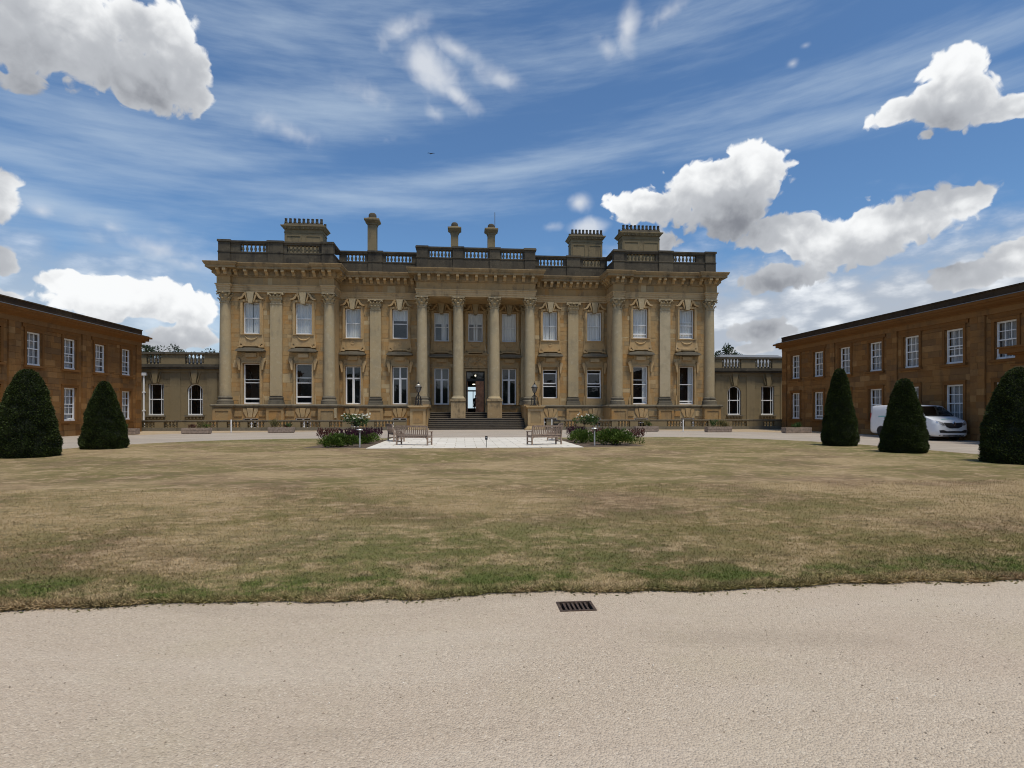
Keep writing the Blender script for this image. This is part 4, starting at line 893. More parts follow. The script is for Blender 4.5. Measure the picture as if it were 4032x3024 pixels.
# ================================================================== LINKS TO THE WINGS
LKY = 51.2
def link(side):
    lab = 'low grey-brown link block left of the great house' if side < 0 else 'low grey-brown link block right of the great house'
    root = thing('link_building', lab + ', one arched and one square-headed window', 'building', (HX + side * 26.3, LKY, 0), group=None)
    X = lambda wx: wx - (HX + side * 26.3)
    sq, ar = (-26.62, -23.36) if side < 0 else (29.12, 25.80)
    a, b = (X(-31.5), X(-20.9)) if side < 0 else (X(23.3), X(34.0))
    ops = [(X(sq) - .66, X(sq) + .66, 1.25, 4.0), (X(ar) - .66, X(ar) + .66, 1.25, 4.0)]
    bk = MB()
    for (p, q, u, v) in holes(a, b, 0, 5.3, ops): bk.box(p, q, .15, .3, u, v)
    wl = obj('wall', bk, 'link', root); As = Ashlar(root, 'link'); As.wall(wl, a, b, 0, 5.0, 0, ops, .62, (1.2, 2.4), .15); As.build(120)
    n = 14; sp = MB(); r = .66; xc = X(ar); zc = 4.0 - r      # stone spandrels round the arch
    for k in range(n):
        t0, t1 = math.pi * k / n, math.pi * (k + 1) / n
        p0, p1 = (xc + r * math.cos(t0), zc + r * math.sin(t0)), (xc + r * math.cos(t1), zc + r * math.sin(t1))
        sp.prism([p0, (p0[0], 4.005), (p1[0], 4.005), p1], -.004, .2)
    obj('arch_spandrel', sp, 'link', root)
    window(root, X(sq), 0, 1.25, 4.0, 1.3, 'margin', depth=.14); window(root, X(ar), 0, 1.25, 4.0, 1.3, 'margin', depth=.14, arch=True)
    for xx in (X(sq), X(ar)):
        obj('keystone', MB().prism([(-.14, 4.02), (.14, 4.02), (.3, 5.28), (-.3, 5.28)], -.22, .02).prism([(-.2, 4.1), (-.4, 5.0), (-.52, 5.0), (-.26, 4.1)], -.12, .02).prism([(.2, 4.1), (.26, 4.1), (.52, 5.0), (.4, 5.0)], -.12, .02), 'link', root, (xx, 0, 0))
        s_ = obj('sill', MB().box(-.82, .82, -.2, .1, 1.12, 1.245), BASEDARK, root, (xx, 0, 0))
        for k in range(5): obj('sill_bracket', MB().box(-.06, .06, -.15, .02, .92, 1.118), 'link', s_, (-.6 + .3 * k, 0, 0))
    for wx in ((-28.0, -25.0, -21.9) if side < 0 else (24.3, 27.4, 30.8)): obj('pilaster_strip', MB().box(-.42, .42, -.06, .02, 0, 4.99), 'link', root, (X(wx), 0, 0))
    obj('string_course', MB().box(a, b, -.12, .05, 4.99, 5.28), 'link', root); obj('cornice', MB().box(a, b, -.34, .2, 5.28, 5.42).box(a, b, -.42, .2, 5.42, 5.54).box(a, b, -.05, .34, 5.54, 5.72), 'dark', root)
    obj('coping', MB().box(a, b, -.12, .4, 6.58, 6.76), 'dark', root)
    by = ((-24.2, -22.6), (-27.4, -26.2)) if side < 0 else ((24.6, 26.5), (27.9, 29.6)); cuts = sorted((X(p), X(q)) for p, q in by); x = a
    for p, q in cuts + [(b, b)]:
        if p > x: obj('parapet_wall', MB().box(x, p, 0, .28, 5.72, 6.58), 'link', root)
        x = q
    for p, q in cuts:
        k = max(3, round((q - p) / .33))
        for i in range(k): obj('baluster', BAL, None, root, (p + (q - p) * (i + .5) / k, .14, 5.71), scale=(1, 1, 1.29))
    obj('roof', MB().box(a, b, .31, 9, 5.3, 5.9).prism([(a, 5.9), (b, 5.9), (b - 2, 6.6), (a + 2, 6.6)], 4, 8) if side < 0 else MB().box(a, b, .31, 9, 5.3, 5.9).frustum((a + b) / 2 + 1.2, 5, 5.9, 7.5, (b - a) / 2 - .5, 3.6, (b - a) / 2 - 2.2, .1), 'lead', root)
    if side < 0:
        dp = obj('downpipe', MB().tube([(X(-27.55), -.12, .2), (X(-27.55), -.12, 4.7)], .07, 8).box(X(-27.55) - .22, X(-27.55) + .22, -.26, -.01, 4.7, 4.95), 'white', root)
        for z in (1.6, 3.2): obj('pipe_clip', MB().box(X(-27.55) - .11, X(-27.55) + .11, -.2, -.01, z, z + .1), 'white', dp)
    return root
link(-1); link(1)

# ================================================================== THE TWO WINGS
def wing(side):
    lab = 'long brown ironstone wing with white sash windows, behind the white van' if side > 0 else 'long brown ironstone wing with white sash windows, left of the lawn'
    root = thing('wing_building', lab, 'building', (27.8 if side > 0 else -25.3, 46.4, 0), R(-90) if side > 0 else R(90))
    g = 1 if side > 0 else -1                    # along the wall from the corner nearest the house
    L = 34.5; xs = [1.87 + 3.03 * k for k in range(11)]
    UZ, LZ = (4.32, 6.28), (.98, 3.12); WD = 1.18
    def rng_(a, b): return (g * a, g * b) if g > 0 else (g * b, g * a)
    ops = [(g * x - WD / 2, g * x + WD / 2, *z) for x in xs for z in (UZ, LZ)]
    a, b = rng_(0, L); bk = MB()
    for (p, q, u, v) in holes(a, b, 0, 7.0, ops): bk.box(p, q, .2, .32, u, v)
    wl = obj('wall', bk, 'iron', root)
    A = Ashlar(root, 'iron', (lambda q: (46.4 - g * (q[1] + q[2]) / 2) ** 2 + 27 ** 2))
    A.wall(wl, a, b, 0, 7.0, 0, ops, .36, (.55, 1.25))
    for i in range(6):                            # flat strips between the pairs of windows and panel heads
        x0 = .0 if i == 0 else 6.06 * i - .08; x1 = .62 if i == 0 else 6.06 * i + .78
        p, q = rng_(x0, x1); A.wall(wl, p, q, 0, 6.72, -.10, [], .36, (.34, .5), .1)
        p, q = rng_(x1 + .16, 6.06 * (i + 1) - .24); obj('panel_head', MB().box(p, q, -.075, .02, 6.5, 6.72), 'irontrim', root)
    A.build(300)
    obj('frieze_band', MB().box(a, b, -.13, .02, 6.72, 7.0), 'iron', root)
    c_ = [(7.0, -.16), (7.06, -.2), (7.12, -.36), (7.2, -.5), (7.28, -.52), (7.32, -.62), (7.42, -.66), (7.45, -.66)]
    cm = MB(); prof = [(.02, 7.0)] + [(y, z) for z, y in c_] + [(.02, 7.5)]
    n = len(prof); cm.add([(a, y, z) for y, z in prof] + [(b, y, z) for y, z in prof], [tuple(range(n)), tuple(range(2 * n - 1, n - 1, -1))] + [(i, (i + 1) % n, (i + 1) % n + n, i + n) for i in range(n)])
    obj('cornice', cm, 'irontrim', root); obj('gutter', MB().box(a, b, -.69, -.62, 7.451, 7.49), 'lead', root)
    e = .0; p, q = rng_(-.0, L)
    pm = MB(); x = p
    while x < q - .1:
        l = min(random.uniform(.9, 1.5), q - x); x2 = x + l; pm.box(x + .003, x2 - .003, -.14 - random.uniform(0, .01), .2, 7.46, 7.93); x = x2
    obj('parapet', pm, 'irondark', root); obj('coping', MB().box(p, q, -.2, .3, 7.93, 8.0), 'irondark', root)
    if g > 0: q2 = MB().box(-.34, 0, -.5, 3, 7.12, 7.32).box(-.5, 0, -.66, 3, 7.32, 7.45).box(-.2, 0, -.3, 3, 7.0, 7.12)
    else: q2 = MB().box(0, .34, -.5, 3, 7.12, 7.32).box(0, .5, -.66, 3, 7.32, 7.45).box(0, .2, -.3, 3, 7.0, 7.12)
    obj('cornice_return', q2, 'irontrim', root)
    obj('end_wall', MB().box(*sorted((g * .0, g * .3)), .33, 10, 0, 8.0).box(*sorted((g * (L - .3), g * L)), .33, 10, 0, 8.0).box(a, b, 9.7, 10, 0, 8.0), 'iron', root)
    obj('roof', MB().box(a, b, .3, 10, 7.2, 7.45), 'lead', root)
    rs = random.Random(3 + side)
    for k, x in enumerate(xs):
        for z in (UZ, LZ):
            lift = 0 if rs.random() < .6 else rs.choice((.12, .3))
            window(root, g * x, 0, *z, WD, 'georgian', depth=.1, curtain='full' if rs.random() < .85 else 'pair', open_=lift, seed=k)
            sm = MB(); o2 = [(-WD / 2 - .01, WD / 2 + .01, z[0] - .01, z[1] + .01)]
            for (p, q, u, v) in holes(-WD / 2 - .17, WD / 2 + .17, z[0] - .01, z[1] + .17, o2): sm.box(p, q, -.07, .02, u, v)
            sm.box(-WD / 2 - .2, WD / 2 + .2, -.1, .02, z[1] + .17, z[1] + .23)
            obj('window_surround', sm, 'irontrim', root, (g * x, 0, 0)); obj('sill', MB().box(-WD / 2 - .24, WD / 2 + .24, -.16, .1, z[0] - .14, z[0] - .012), 'irontrim', root, (g * x, 0, 0))
    if side > 0:                                  # pillared porch at the edge of the picture
        x0, x1, yo = 22.1, 26.8, -1.7
        obj('porch_entablature', MB().box(x0, x1, yo, -.1, 3.85, 4.3).box(x0 - .12, x1 + .12, yo - .12, -.1, 3.77, 3.85).box(x0 - .2, x1 + .2, yo - .2, -.1, 4.3, 4.38).box(x0 - .42, x1 + .42, yo - .42, -.1, 4.38, 4.61).box(x0 - .5, x1 + .5, yo - .5, -.1, 4.61, 4.69), 'irontrim', root)
        for xx in (x0 + .32, x1 - .32):
            pc = obj('porch_column', MB().lathe([(.36, .15), (.36, .3), (.3, .36), (.28, .5), (.27, 2.0), (.23, 3.4)], 18), 'link', root, (xx, yo + .32, 0), smooth=True)
            cp = MB().box(-.36, .36, -.34, .34, 3.65, 3.77).lathe([(.24, 3.37), (.28, 3.43), (.27, 3.51), (.3, 3.65)], 16)
            for sx in (-1, 1):
                for sy in (-1, 1): cp.lathe([(.02, -.05), (.14, -.04), (.14, .04), (.02, .05)], 12, (sx * .27, sy * .27, 3.57))
            obj('capital', cp, 'link', pc); obj('plinth', MB().box(-.42, .42, -.42, .42, 0, .15), 'link', pc)
    return root
wing(1); wing(-1)

# ================================================================== LOW BALUSTRADE ROUND THE AREA
def low_balustrade(x0, x1, lab, group):
    Y = 47.7; root = thing('stone_balustrade', lab, 'balustrade', ((x0 + x1) / 2, Y, 0), group=group); L = (x1 - x0) / 2
    obj('rail', MB().box(-L, L, -.2, .2, .80, .88).box(-L, L, -.16, .16, .74, .80), BASEDARK, root); obj('kerb', MB().box(-L, L, -.24, .24, 0, .26), BASEDARK, root)
    x = -L; rs = random.Random(int(x0)); ped = MB()
    while x < L - .3:
        wd = rs.choice((.55, 1.5, .7)); wd = min(wd, L - x); obj('pier', MB().box(-wd / 2, wd / 2, -.17, .17, .26, .74), 'link', root, (x + wd / 2, 0, 0)); x += wd
        nb = rs.choice((4, 5, 6)); nb = min(nb, int((L - x) / .27))
        for k in range(nb): obj('baluster', LBAL, None, root, (x + .27 * (k + .5), 0, .26))
        x += nb * .27
    return root
LBAL = MB().lathe([(.09, 0), (.09, .05), (.05, .07), (.1, .17), (.1, .22), (.045, .33), (.06, .37), (.09, .4), (.09, .48)], 10).mesh('baluster', True); LBAL.materials.append(M['link'])
low_balustrade(-26.6, HX - 5.95, 'low weathered stone balustrade along the forecourt, left of the front steps', None)
low_balustrade(HX + 5.95, 29.0, 'low weathered stone balustrade along the forecourt, right of the front steps', None)

# ================================================================== GARDEN: leaves
def leaf_mesh(name, pos, nrm, length, width, mat, up=.0):
    """many small leaf blades: pos (n,3), nrm (n,3) growth directions"""
    n = len(pos); d = nrm / np.linalg.norm(nrm, axis=1, keepdims=True); q = rng.normal(size=(n, 3))
    side = np.cross(d, q); side /= np.linalg.norm(side, axis=1, keepdims=True) + 1e-9
    l = length * rng.uniform(.7, 1.3, (n, 1)); wd = width * rng.uniform(.7, 1.3, (n, 1))
    a = pos - side * wd * .2; b = pos + d * l * .5 + side * wd * .5; c = pos + d * l; e = pos + d * l * .5 - side * wd * .5
    v = np.stack([a, b, c, e], 1).reshape(-1, 3); me = bpy.data.meshes.new(name)
    me.vertices.add(4 * n); me.vertices.foreach_set('co', v.ravel().astype(np.float32))
    me.loops.add(4 * n); me.loops.foreach_set('vertex_index', np.arange(4 * n, dtype=np.int32))
    me.polygons.add(n); me.polygons.foreach_set('loop_start', np.arange(0, 4 * n, 4, dtype=np.int32)); me.polygons.foreach_set('loop_total', np.full(n, 4, np.int32))
    me.update(calc_edges=True); me.materials.append(M[mat]); return me
def yew(name, label, loc, h, r, seed, prof):
    global rng
    rng = np.random.default_rng(seed)
    root = thing(name, label, 'yew', loc, rng.uniform(0, 6), 'clipped yew cones along the lawn')
    T, Q = zip(*prof)
    def rad(t): return r * np.interp(t, T, Q)
    N = 42000; t = rng.uniform(0, 1, N); t = t[rng.uniform(0, 1, N) < (rad(t) / r * .85 + .15)]; a = rng.uniform(0, 2 * np.pi, len(t))
    lump = 1 + .04 * np.sin(a * 3 + t * 9 + seed) + .03 * np.sin(a * 7 - t * 17 + 1 + seed) + .028 * np.sin(t * 34 + a * 2 + np.sin(a * 5))
    R_ = rad(t) * lump * rng.uniform(.92, 1.0, len(t)) ** 1.0; pos = np.stack([R_ * np.cos(a), R_ * np.sin(a), t * h * .985 + .01], 1)
    nr = np.stack([np.cos(a), np.sin(a), np.full(len(a), .25)], 1) + rng.normal(size=(len(a), 3)) * .6
    obj('foliage', leaf_mesh('foliage', pos, nr, .062, .026, 'yew'), None, root)
    k = len(a) // 24; obj('new_shoots', leaf_mesh('new_shoots', pos[:k] * np.array([1.02, 1.02, 1.0]), nr[:k] + np.array([0, 0, .6]), .085, .022, 'yew'), None, root)
    obj('light_block_hull', MB().lathe([(float(rad(np.array(q))) * .93 + .001, q * h * .97) for q in np.linspace(0, 1, 26)], 28), 'yewcore', root, smooth=True)  # solid dark hull added inside the foliage to block light
    obj('trunk', MB().lathe([(.12, -.02), (.09, h * .5)], 8), 'bark', root); return root
BUL = [(0, .95), (.06, 1.0), (.2, .97), (.49, .82), (.77, .58), (.9, .38), (.95, .28), (.98, .18), (1, .04)]
PNT = [(0, .95), (.06, 1.0), (.15, .98), (.52, .75), (.75, .5), (.875, .34), (.95, .23), (.98, .16), (1, .04)]
SLM = [(0, .92), (.08, 1.0), (.25, .93), (.58, .68), (.8, .47), (.9, .36), (.95, .27), (.98, .19), (1, .05)]
yew('yew_cone', 'large clipped yew cone nearest the left edge of the picture', (-15.2, 21.0, .02), 3.1, .90, 1, BUL)
yew('yew_cone', 'clipped yew cone second from the left, hiding a corner of the left wing', (-15.25, 25.3, .02), 2.9, .84, 2, PNT)
yew('yew_cone', 'tall slim clipped yew cone farthest from the viewer on the right side', (17.35, 24.4, .02), 3.6, .73, 3, SLM)
yew('yew_cone', 'clipped yew cone in front of the white van', (17.05, 20.25, .02), 2.88, .77, 4, SLM)
yew('yew_cone', 'broad clipped yew cone cut by the right edge of the picture', (17.15, 15.85, .02), 2.98, .95, 5, BUL)
def ball(n, c, r, flat=1.0, shell=.55):
    d = rng.normal(size=(n, 3)); d /= np.linalg.norm(d, axis=1, keepdims=True); k = rng.uniform(shell, 1, (n, 1)) ** .7
    p = d * k * np.array(r); p[:, 2] = np.abs(p[:, 2]) if flat else p[:, 2]; return p + np.array(c), d
rng = np.random.default_rng(11)
def shrub(name, label, cat, loc, rx, ry, h, mat, n, ll, lw, stems=True, group=None):
    root = thing(name, label, cat, (*loc, .03), 0, group); P, D = [], []
    for k in range(9):
        c = (rng.uniform(-.55, .55) * rx, rng.uniform(-.55, .55) * ry, rng.uniform(0, .35) * h); p, d = ball(n // 9, c, (rx * .5, ry * .5, h * rng.uniform(.5, .68)), 1, .4); P.append(p); D.append(d)
    P = np.concatenate(P); D = np.concatenate(D); P[:, 2] = np.clip(P[:, 2], .01, None); D[:, 2] = np.abs(D[:, 2]) + .35
    obj('foliage', leaf_mesh('foliage', P, D, ll, lw, mat), None, root)
    m = MB()
    for k in range(7): a = k * .9; m.tube([(0, 0, -.02), (.45 * rx * math.cos(a), .45 * ry * math.sin(a), h * .6)], [.018, .008], 5)
    obj('stems', m, 'bark', root); return root
def spikes(name, label, cat, loc, rx, ry, h, mat, n, group=None, base='shrub'):
    root = thing(name, label, cat, (*loc, .03), 0, group); a = rng.uniform(0, 6.28, n); k = np.sqrt(rng.uniform(0, 1, n))
    x, y = k * np.cos(a) * rx, k * np.sin(a) * ry; z0 = h * rng.uniform(.35, .62, n)
    P = np.concatenate([np.stack([x + rng.normal(size=n) * .03, y + rng.normal(size=n) * .03, z0 + h * q * rng.uniform(.8, 1.15, n)], 1) for q in (0, .08, .16, .24, .32)])
    D = np.stack([rng.normal(size=len(P)) * .35, rng.normal(size=len(P)) * .35, np.ones(len(P))], 1)
    obj('flower_spikes', leaf_mesh('flower_spikes', P, D, .12, .035, mat), None, root)
    p, d = ball(n * 2, (0, 0, 0), (rx, ry, h * .55), 1, .2); d[:, 2] = np.abs(d[:, 2]) + .6; p[:, 2] = np.clip(p[:, 2], .01, None)
    obj('foliage', leaf_mesh('foliage', p, d, .11, .035, base), None, root); return root
def rose(name, label, loc, h, r, nfl, mat='petal'):
    root = thing(name, label, 'rose', (*loc, .03)); m = MB().tube([(0, 0, -.02), (.02, 0, h * .45), (-.01, .01, h * .8)], [.025, .02, .015], 6)
    for k in range(6): a = k * 1.05; m.tube([(0, 0, h * .62), (r * .6 * math.cos(a), r * .6 * math.sin(a), h * .88)], [.012, .006], 5)
    obj('stem', m, 'bark', root); P, D = [], []
    for k in range(7):
        p, d = ball(170, (rng.uniform(-.7, .7) * r, rng.uniform(-.5, .5) * r, h * rng.uniform(.74, .92)), (r * .42, r * .4, h * .13), 0, .3); P.append(p); D.append(d)
    obj('foliage', leaf_mesh('foliage', np.concatenate(P), np.concatenate(D), .08, .045, 'roseleaf'), None, root); FL = []
    fm = MB()
    for k in range(6):
        a = k * 1.047; fm.add([(0, 0, 0), (.05 * math.cos(a - .5), .05 * math.sin(a - .5), .03), (.06 * math.cos(a), .06 * math.sin(a), .05), (.05 * math.cos(a + .5), .05 * math.sin(a + .5), .03)], [(0, 1, 2, 3)])
    fm.lathe([(.005, .0), (.03, .015), (.035, .04), (.012, .06)], 7); fme = fm.mesh('flower'); fme.materials.append(M[mat])
    for k in range(nfl):
        a = rng.uniform(0, 6.28); q = math.sqrt(rng.uniform(0, 1)) * r * 1.05; z = h * rng.uniform(.82, 1.0) + .1 * q
        obj('flower', fme, None, root, (q * math.cos(a), q * math.sin(a), z), (rng.uniform(-.6, .6), rng.uniform(-.6, .6), a))
    return root
# beds
struct(obj('flower_bed', MB().slab([(-6.9, 24.7), (-4.15, 24.45), (-4.15, 31.5), (-6.2, 31.0)], .0, .034), 'soil')); struct(obj('flower_bed', MB().slab([(5.35, 24.45), (8.3, 24.7), (8.0, 31), (5.35, 31.5)], .0, .034), 'soil'))
shrub('green_shrub', 'low bright green shrub at the front corner of the left flower bed', 'shrub', (-5.4, 25.5), .85, .7, .62, 'shrub', 2600, .10, .055)
shrub('green_shrub', 'low green shrub beside the left teak benches', 'shrub', (-4.75, 28.0), .6, .9, .66, 'shrub', 1800, .10, .05)
spikes('salvia', 'dark purple flowering salvia behind the left bed light', 'flowers', (-5.2, 27.7), .75, .6, .74, 'salvia', 240)
spikes('salvia', 'reddish flower spikes at the outer end of the left flower bed', 'flowers', (-6.4, 27.4), .5, .6, .78, 'reddish', 130)
spikes('salvia', 'purple salvia behind the left teak benches', 'flowers', (-4.7, 29.8), .5, .6, .72, 'salvia', 120)
rose('rose_bush', 'white standard rose in full bloom over purple salvia', (-5.35, 28.6), 1.38, .72, 40)
shrub('green_shrub', 'broad dark green shrub at the front corner of the right flower bed', 'shrub', (7.0, 25.6), .98, .75, .78, 'shrub', 3000, .11, .055)
shrub('green_shrub', 'green shrub between the right bench and the right bed light', 'shrub', (5.95, 27.6), .62, .85, .75, 'shrub', 1900, .11, .045)
spikes('salvia', 'dull red flower spikes behind the right green shrub', 'flowers', (7.3, 27.9), .9, .6, .74, 'reddish', 240)
spikes('salvia', 'purple flower spikes behind the right bench', 'flowers', (6.0, 29.3), .55, .55, .78, 'salvia', 140)
spikes('salvia', 'pale pink flower spikes at the outer end of the right bed', 'flowers', (8.35, 26.4), .4, .6, .75, 'reddish', 90)
rose('rose_bush', 'leafy rose with a few cream flowers over the right flower bed', (6.35, 28.9), 1.42, .66, 12)
# trees behind the links
def tree(name, label, px, py, Y, r, n, conifer=False, group='trees showing over the links'):
    X, zt = on_y(px, py, Y); root = thing(name, label, 'tree', (X, Y, -.15), 0, group); m = MB().tube([(0, 0, -.1), (.1, .05, zt * .5), (0, 0, zt * .92)], [.28, .18, .04], 8); P, D = [], []
    for k in range(16):
        a = k * 2.4; f = .42 + .55 * k / 16; l = r * (1.1 - f * .75) if conifer else r * (.5 + .4 * math.sin(math.pi * f)); e = (l * math.cos(a), l * math.sin(a), zt * f + (-.2 if conifer else l * .5))
        m.tube([(0, 0, zt * f * .96), (e[0] * .5, e[1] * .5, (zt * f + e[2]) / 2 + .1), e], [.07, .05, .02], 5)
        for q in (.55, 1.0):
            p, d = ball(n // 32, (e[0] * q, e[1] * q, zt * f * (1 - q) + e[2] * q), (l * .4 + .15, l * .4 + .15, .35 if conifer else .5 * l + .1), 0, .2); P.append(p); D.append(d)
    p, d = ball(n // 12, (0, 0, zt * .93), (r * .16, r * .16, zt * .08), 0, .1); P.append(p); D.append(d)
    obj('trunk', m, 'bark', root); P = np.concatenate(P); P[:, 2] = np.minimum(P[:, 2], zt); obj('crown', leaf_mesh('crown', P, np.concatenate(D), .24, .11, 'tree'), None, root); return root
for q in (('leafy_tree', 'dark bushy tree top showing beside the left wing roof', 588, 1362, 64, 2.2, 2600), ('leafy_tree', 'thin wispy tree top over the middle of the left link roof', 694, 1357, 66, 1.2, 700),
          ('leafy_tree', 'low bushy tree top over the left link parapet', 725, 1378, 63, 1.4, 1000), ('leafy_tree', 'sparse tree top beside the great house, over the left link', 838, 1376, 66, 1.5, 700)): tree(*q)
for q in (('pine_tree', 'dark spired conifer over the right link roof', 2862, 1349, 66, 2.4, 2400, True), ('pine_tree', 'dark conifer half hidden behind the right corner column', 2826, 1385, 64, 2.0, 1800, True), ('pine_tree', 'lower dark conifer over the right link parapet', 2893, 1378, 68, 1.8, 1500, True)): tree(*q)
# the wood behind the viewer, which the windows reflect
n = 5200; P = np.stack([rng.uniform(-130, 130, n), rng.uniform(-95, -70, n), rng.power(1.4, n) * 13], 1); D = rng.normal(size=(n, 3))
P[:, 2] *= .75 + .25 * np.sin(P[:, 0] * .21) * np.sin(P[:, 0] * .073 + 1)
wd_ = obj('woodland', leaf_mesh('woodland', P, D, 3.2, 2.2, 'tree')); stuff(wd_); wd_['label'] = 'far wood behind the viewer, seen only in window reflections'
# grass blades along the near part of the lawn
n = 260000; yy = 4.86 + 7.2 * rng.uniform(0, 1, n) ** 2.1; xx = rng.uniform(-1, 1, n) * (yy * 1.0 + 3.0) + .09 * yy
ei = np.array(edge); yo = np.interp(xx, ei[:, 0], ei[:, 1]); ok = yy > yo - .012; xx, yy = xx[ok], yy[ok]; n = len(xx)
P = np.stack([xx, yy, np.full(n, .024)], 1); P[:, 2] = np.where(yy < np.interp(xx, ei[:, 0], ei[:, 1]) + .01, .0, .024)
D = np.stack([rng.normal(size=n) * .75, rng.normal(size=n) * .75, np.full(n, .8)], 1)
gr = obj('lawn_grass', leaf_mesh('lawn_grass', P, D, .034, .007, 'blades')); stuff(gr); gr['label'] = 'short parched grass of the near lawn edge'
n = 9000; xx = rng.uniform(-5.2, 6.6, n); yy = np.interp(xx, ei[:, 0], ei[:, 1]) + np.abs(rng.normal(size=n)) * .03 - .012
lip = obj('turf_lip', leaf_mesh('turf_lip', np.stack([xx, yy, np.full(n, .022)], 1), np.stack([rng.normal(size=n) * .6, -np.abs(rng.normal(size=n)) * .9, rng.uniform(-.1, .7, n)], 1), .055, .008, 'blades')); stuff(lip); lip['label'] = 'ragged overhanging grass along the lawn edge'
# straw and leaf litter, pale grit along the lawn edge
n = 500; xx = rng.uniform(-5, 6, n); yy = np.interp(xx, ei[:, 0], ei[:, 1]) + rng.normal(size=n) * .05 - .03
lt = obj('leaf_litter', leaf_mesh('leaf_litter', np.stack([xx, yy, np.where(yy > np.interp(xx, ei[:, 0], ei[:, 1]), .032, .004)], 1), np.stack([rng.normal(size=n), rng.normal(size=n), np.full(n, .12)], 1), .035, .014, 'grassy')); stuff(lt); lt['label'] = 'dry leaf litter along the lawn edge'

n = 700; gv = MB(); yy = 1.9 + 3.0 * rng.uniform(0, 1, n) ** 1.3; xx = rng.uniform(-1, 1, n) * yy * 1.05 + .09 * yy
for x, y in zip(xx, yy):
    if GX0 - .02 < x < GX1 + .02 and GY0 - .02 < y < GY1 + .02: continue
    q = rng.uniform(.003, .0065); a = rng.uniform(0, 6.3); c, s_ = math.cos(a), math.sin(a)
    gv.add([(x + c * q * 1.4, y + s_ * q * 1.4, .002), (x - s_ * q, y + c * q, .002), (x - c * q * 1.4, y - s_ * q * 1.4, .002), (x + s_ * q, y - c * q, .002), (x, y, .002 + q)], [(0, 1, 4), (1, 2, 4), (2, 3, 4), (3, 0, 4)])
lg = obj('loose_grit', gv, 'grit'); stuff(lg); lg['label'] = 'loose grit scattered over the near drive'

# ================================================================== PATIO
pat = struct(obj('patio', MB().box(-4.1, 5.32, 24.1, 33.4, -.02, .026), 'step')); k = 0
for j in range(12):
    y0, y1 = 24.1 + 9.3 * j / 12, 24.1 + 9.3 * (j + 1) / 12; x = -4.1; first = True
    while x < 5.3:
        l = (.45 if j % 2 and first else .94); first = False; x2 = min(x + l, 5.32)
        if x2 - x > .05: obj('paving_slab', MB().box(x + .012, x2 - .012, y0 + .012, y1 - .012, .02, .044 + random.uniform(0, .003)), 'patio', pat)
        x = x2
# drain
dg = thing('drain_grate', 'rusty slotted iron drain grate set in the gravel drive', 'drain', ((GX0 + GX1) / 2, (GY0 + GY1) / 2, -.155)); hx_, hy_ = (GX1 - GX0) / 2, (GY1 - GY0) / 2
fr = MB()
for (a, b, c, d) in holes(-hx_, hx_, -hy_, hy_, [(-hx_ + .022, hx_ - .022, -hy_ + .018, hy_ - .018)]): fr.box(a, b, c, d, .10, .163)
obj('frame', fr, 'rust', dg)
for k in range(6): x = -hx_ + .022 + (2 * hx_ - .044) * (k + 1) / 7; obj('bar', MB().box(-.0085, .0085, -hy_ + .018, hy_ - .018, .115, .158), 'rust', dg, (x, 0, 0))
obj('pit', MB().box(-hx_, hx_, -hy_, hy_, .0, .01), 'pit', dg)

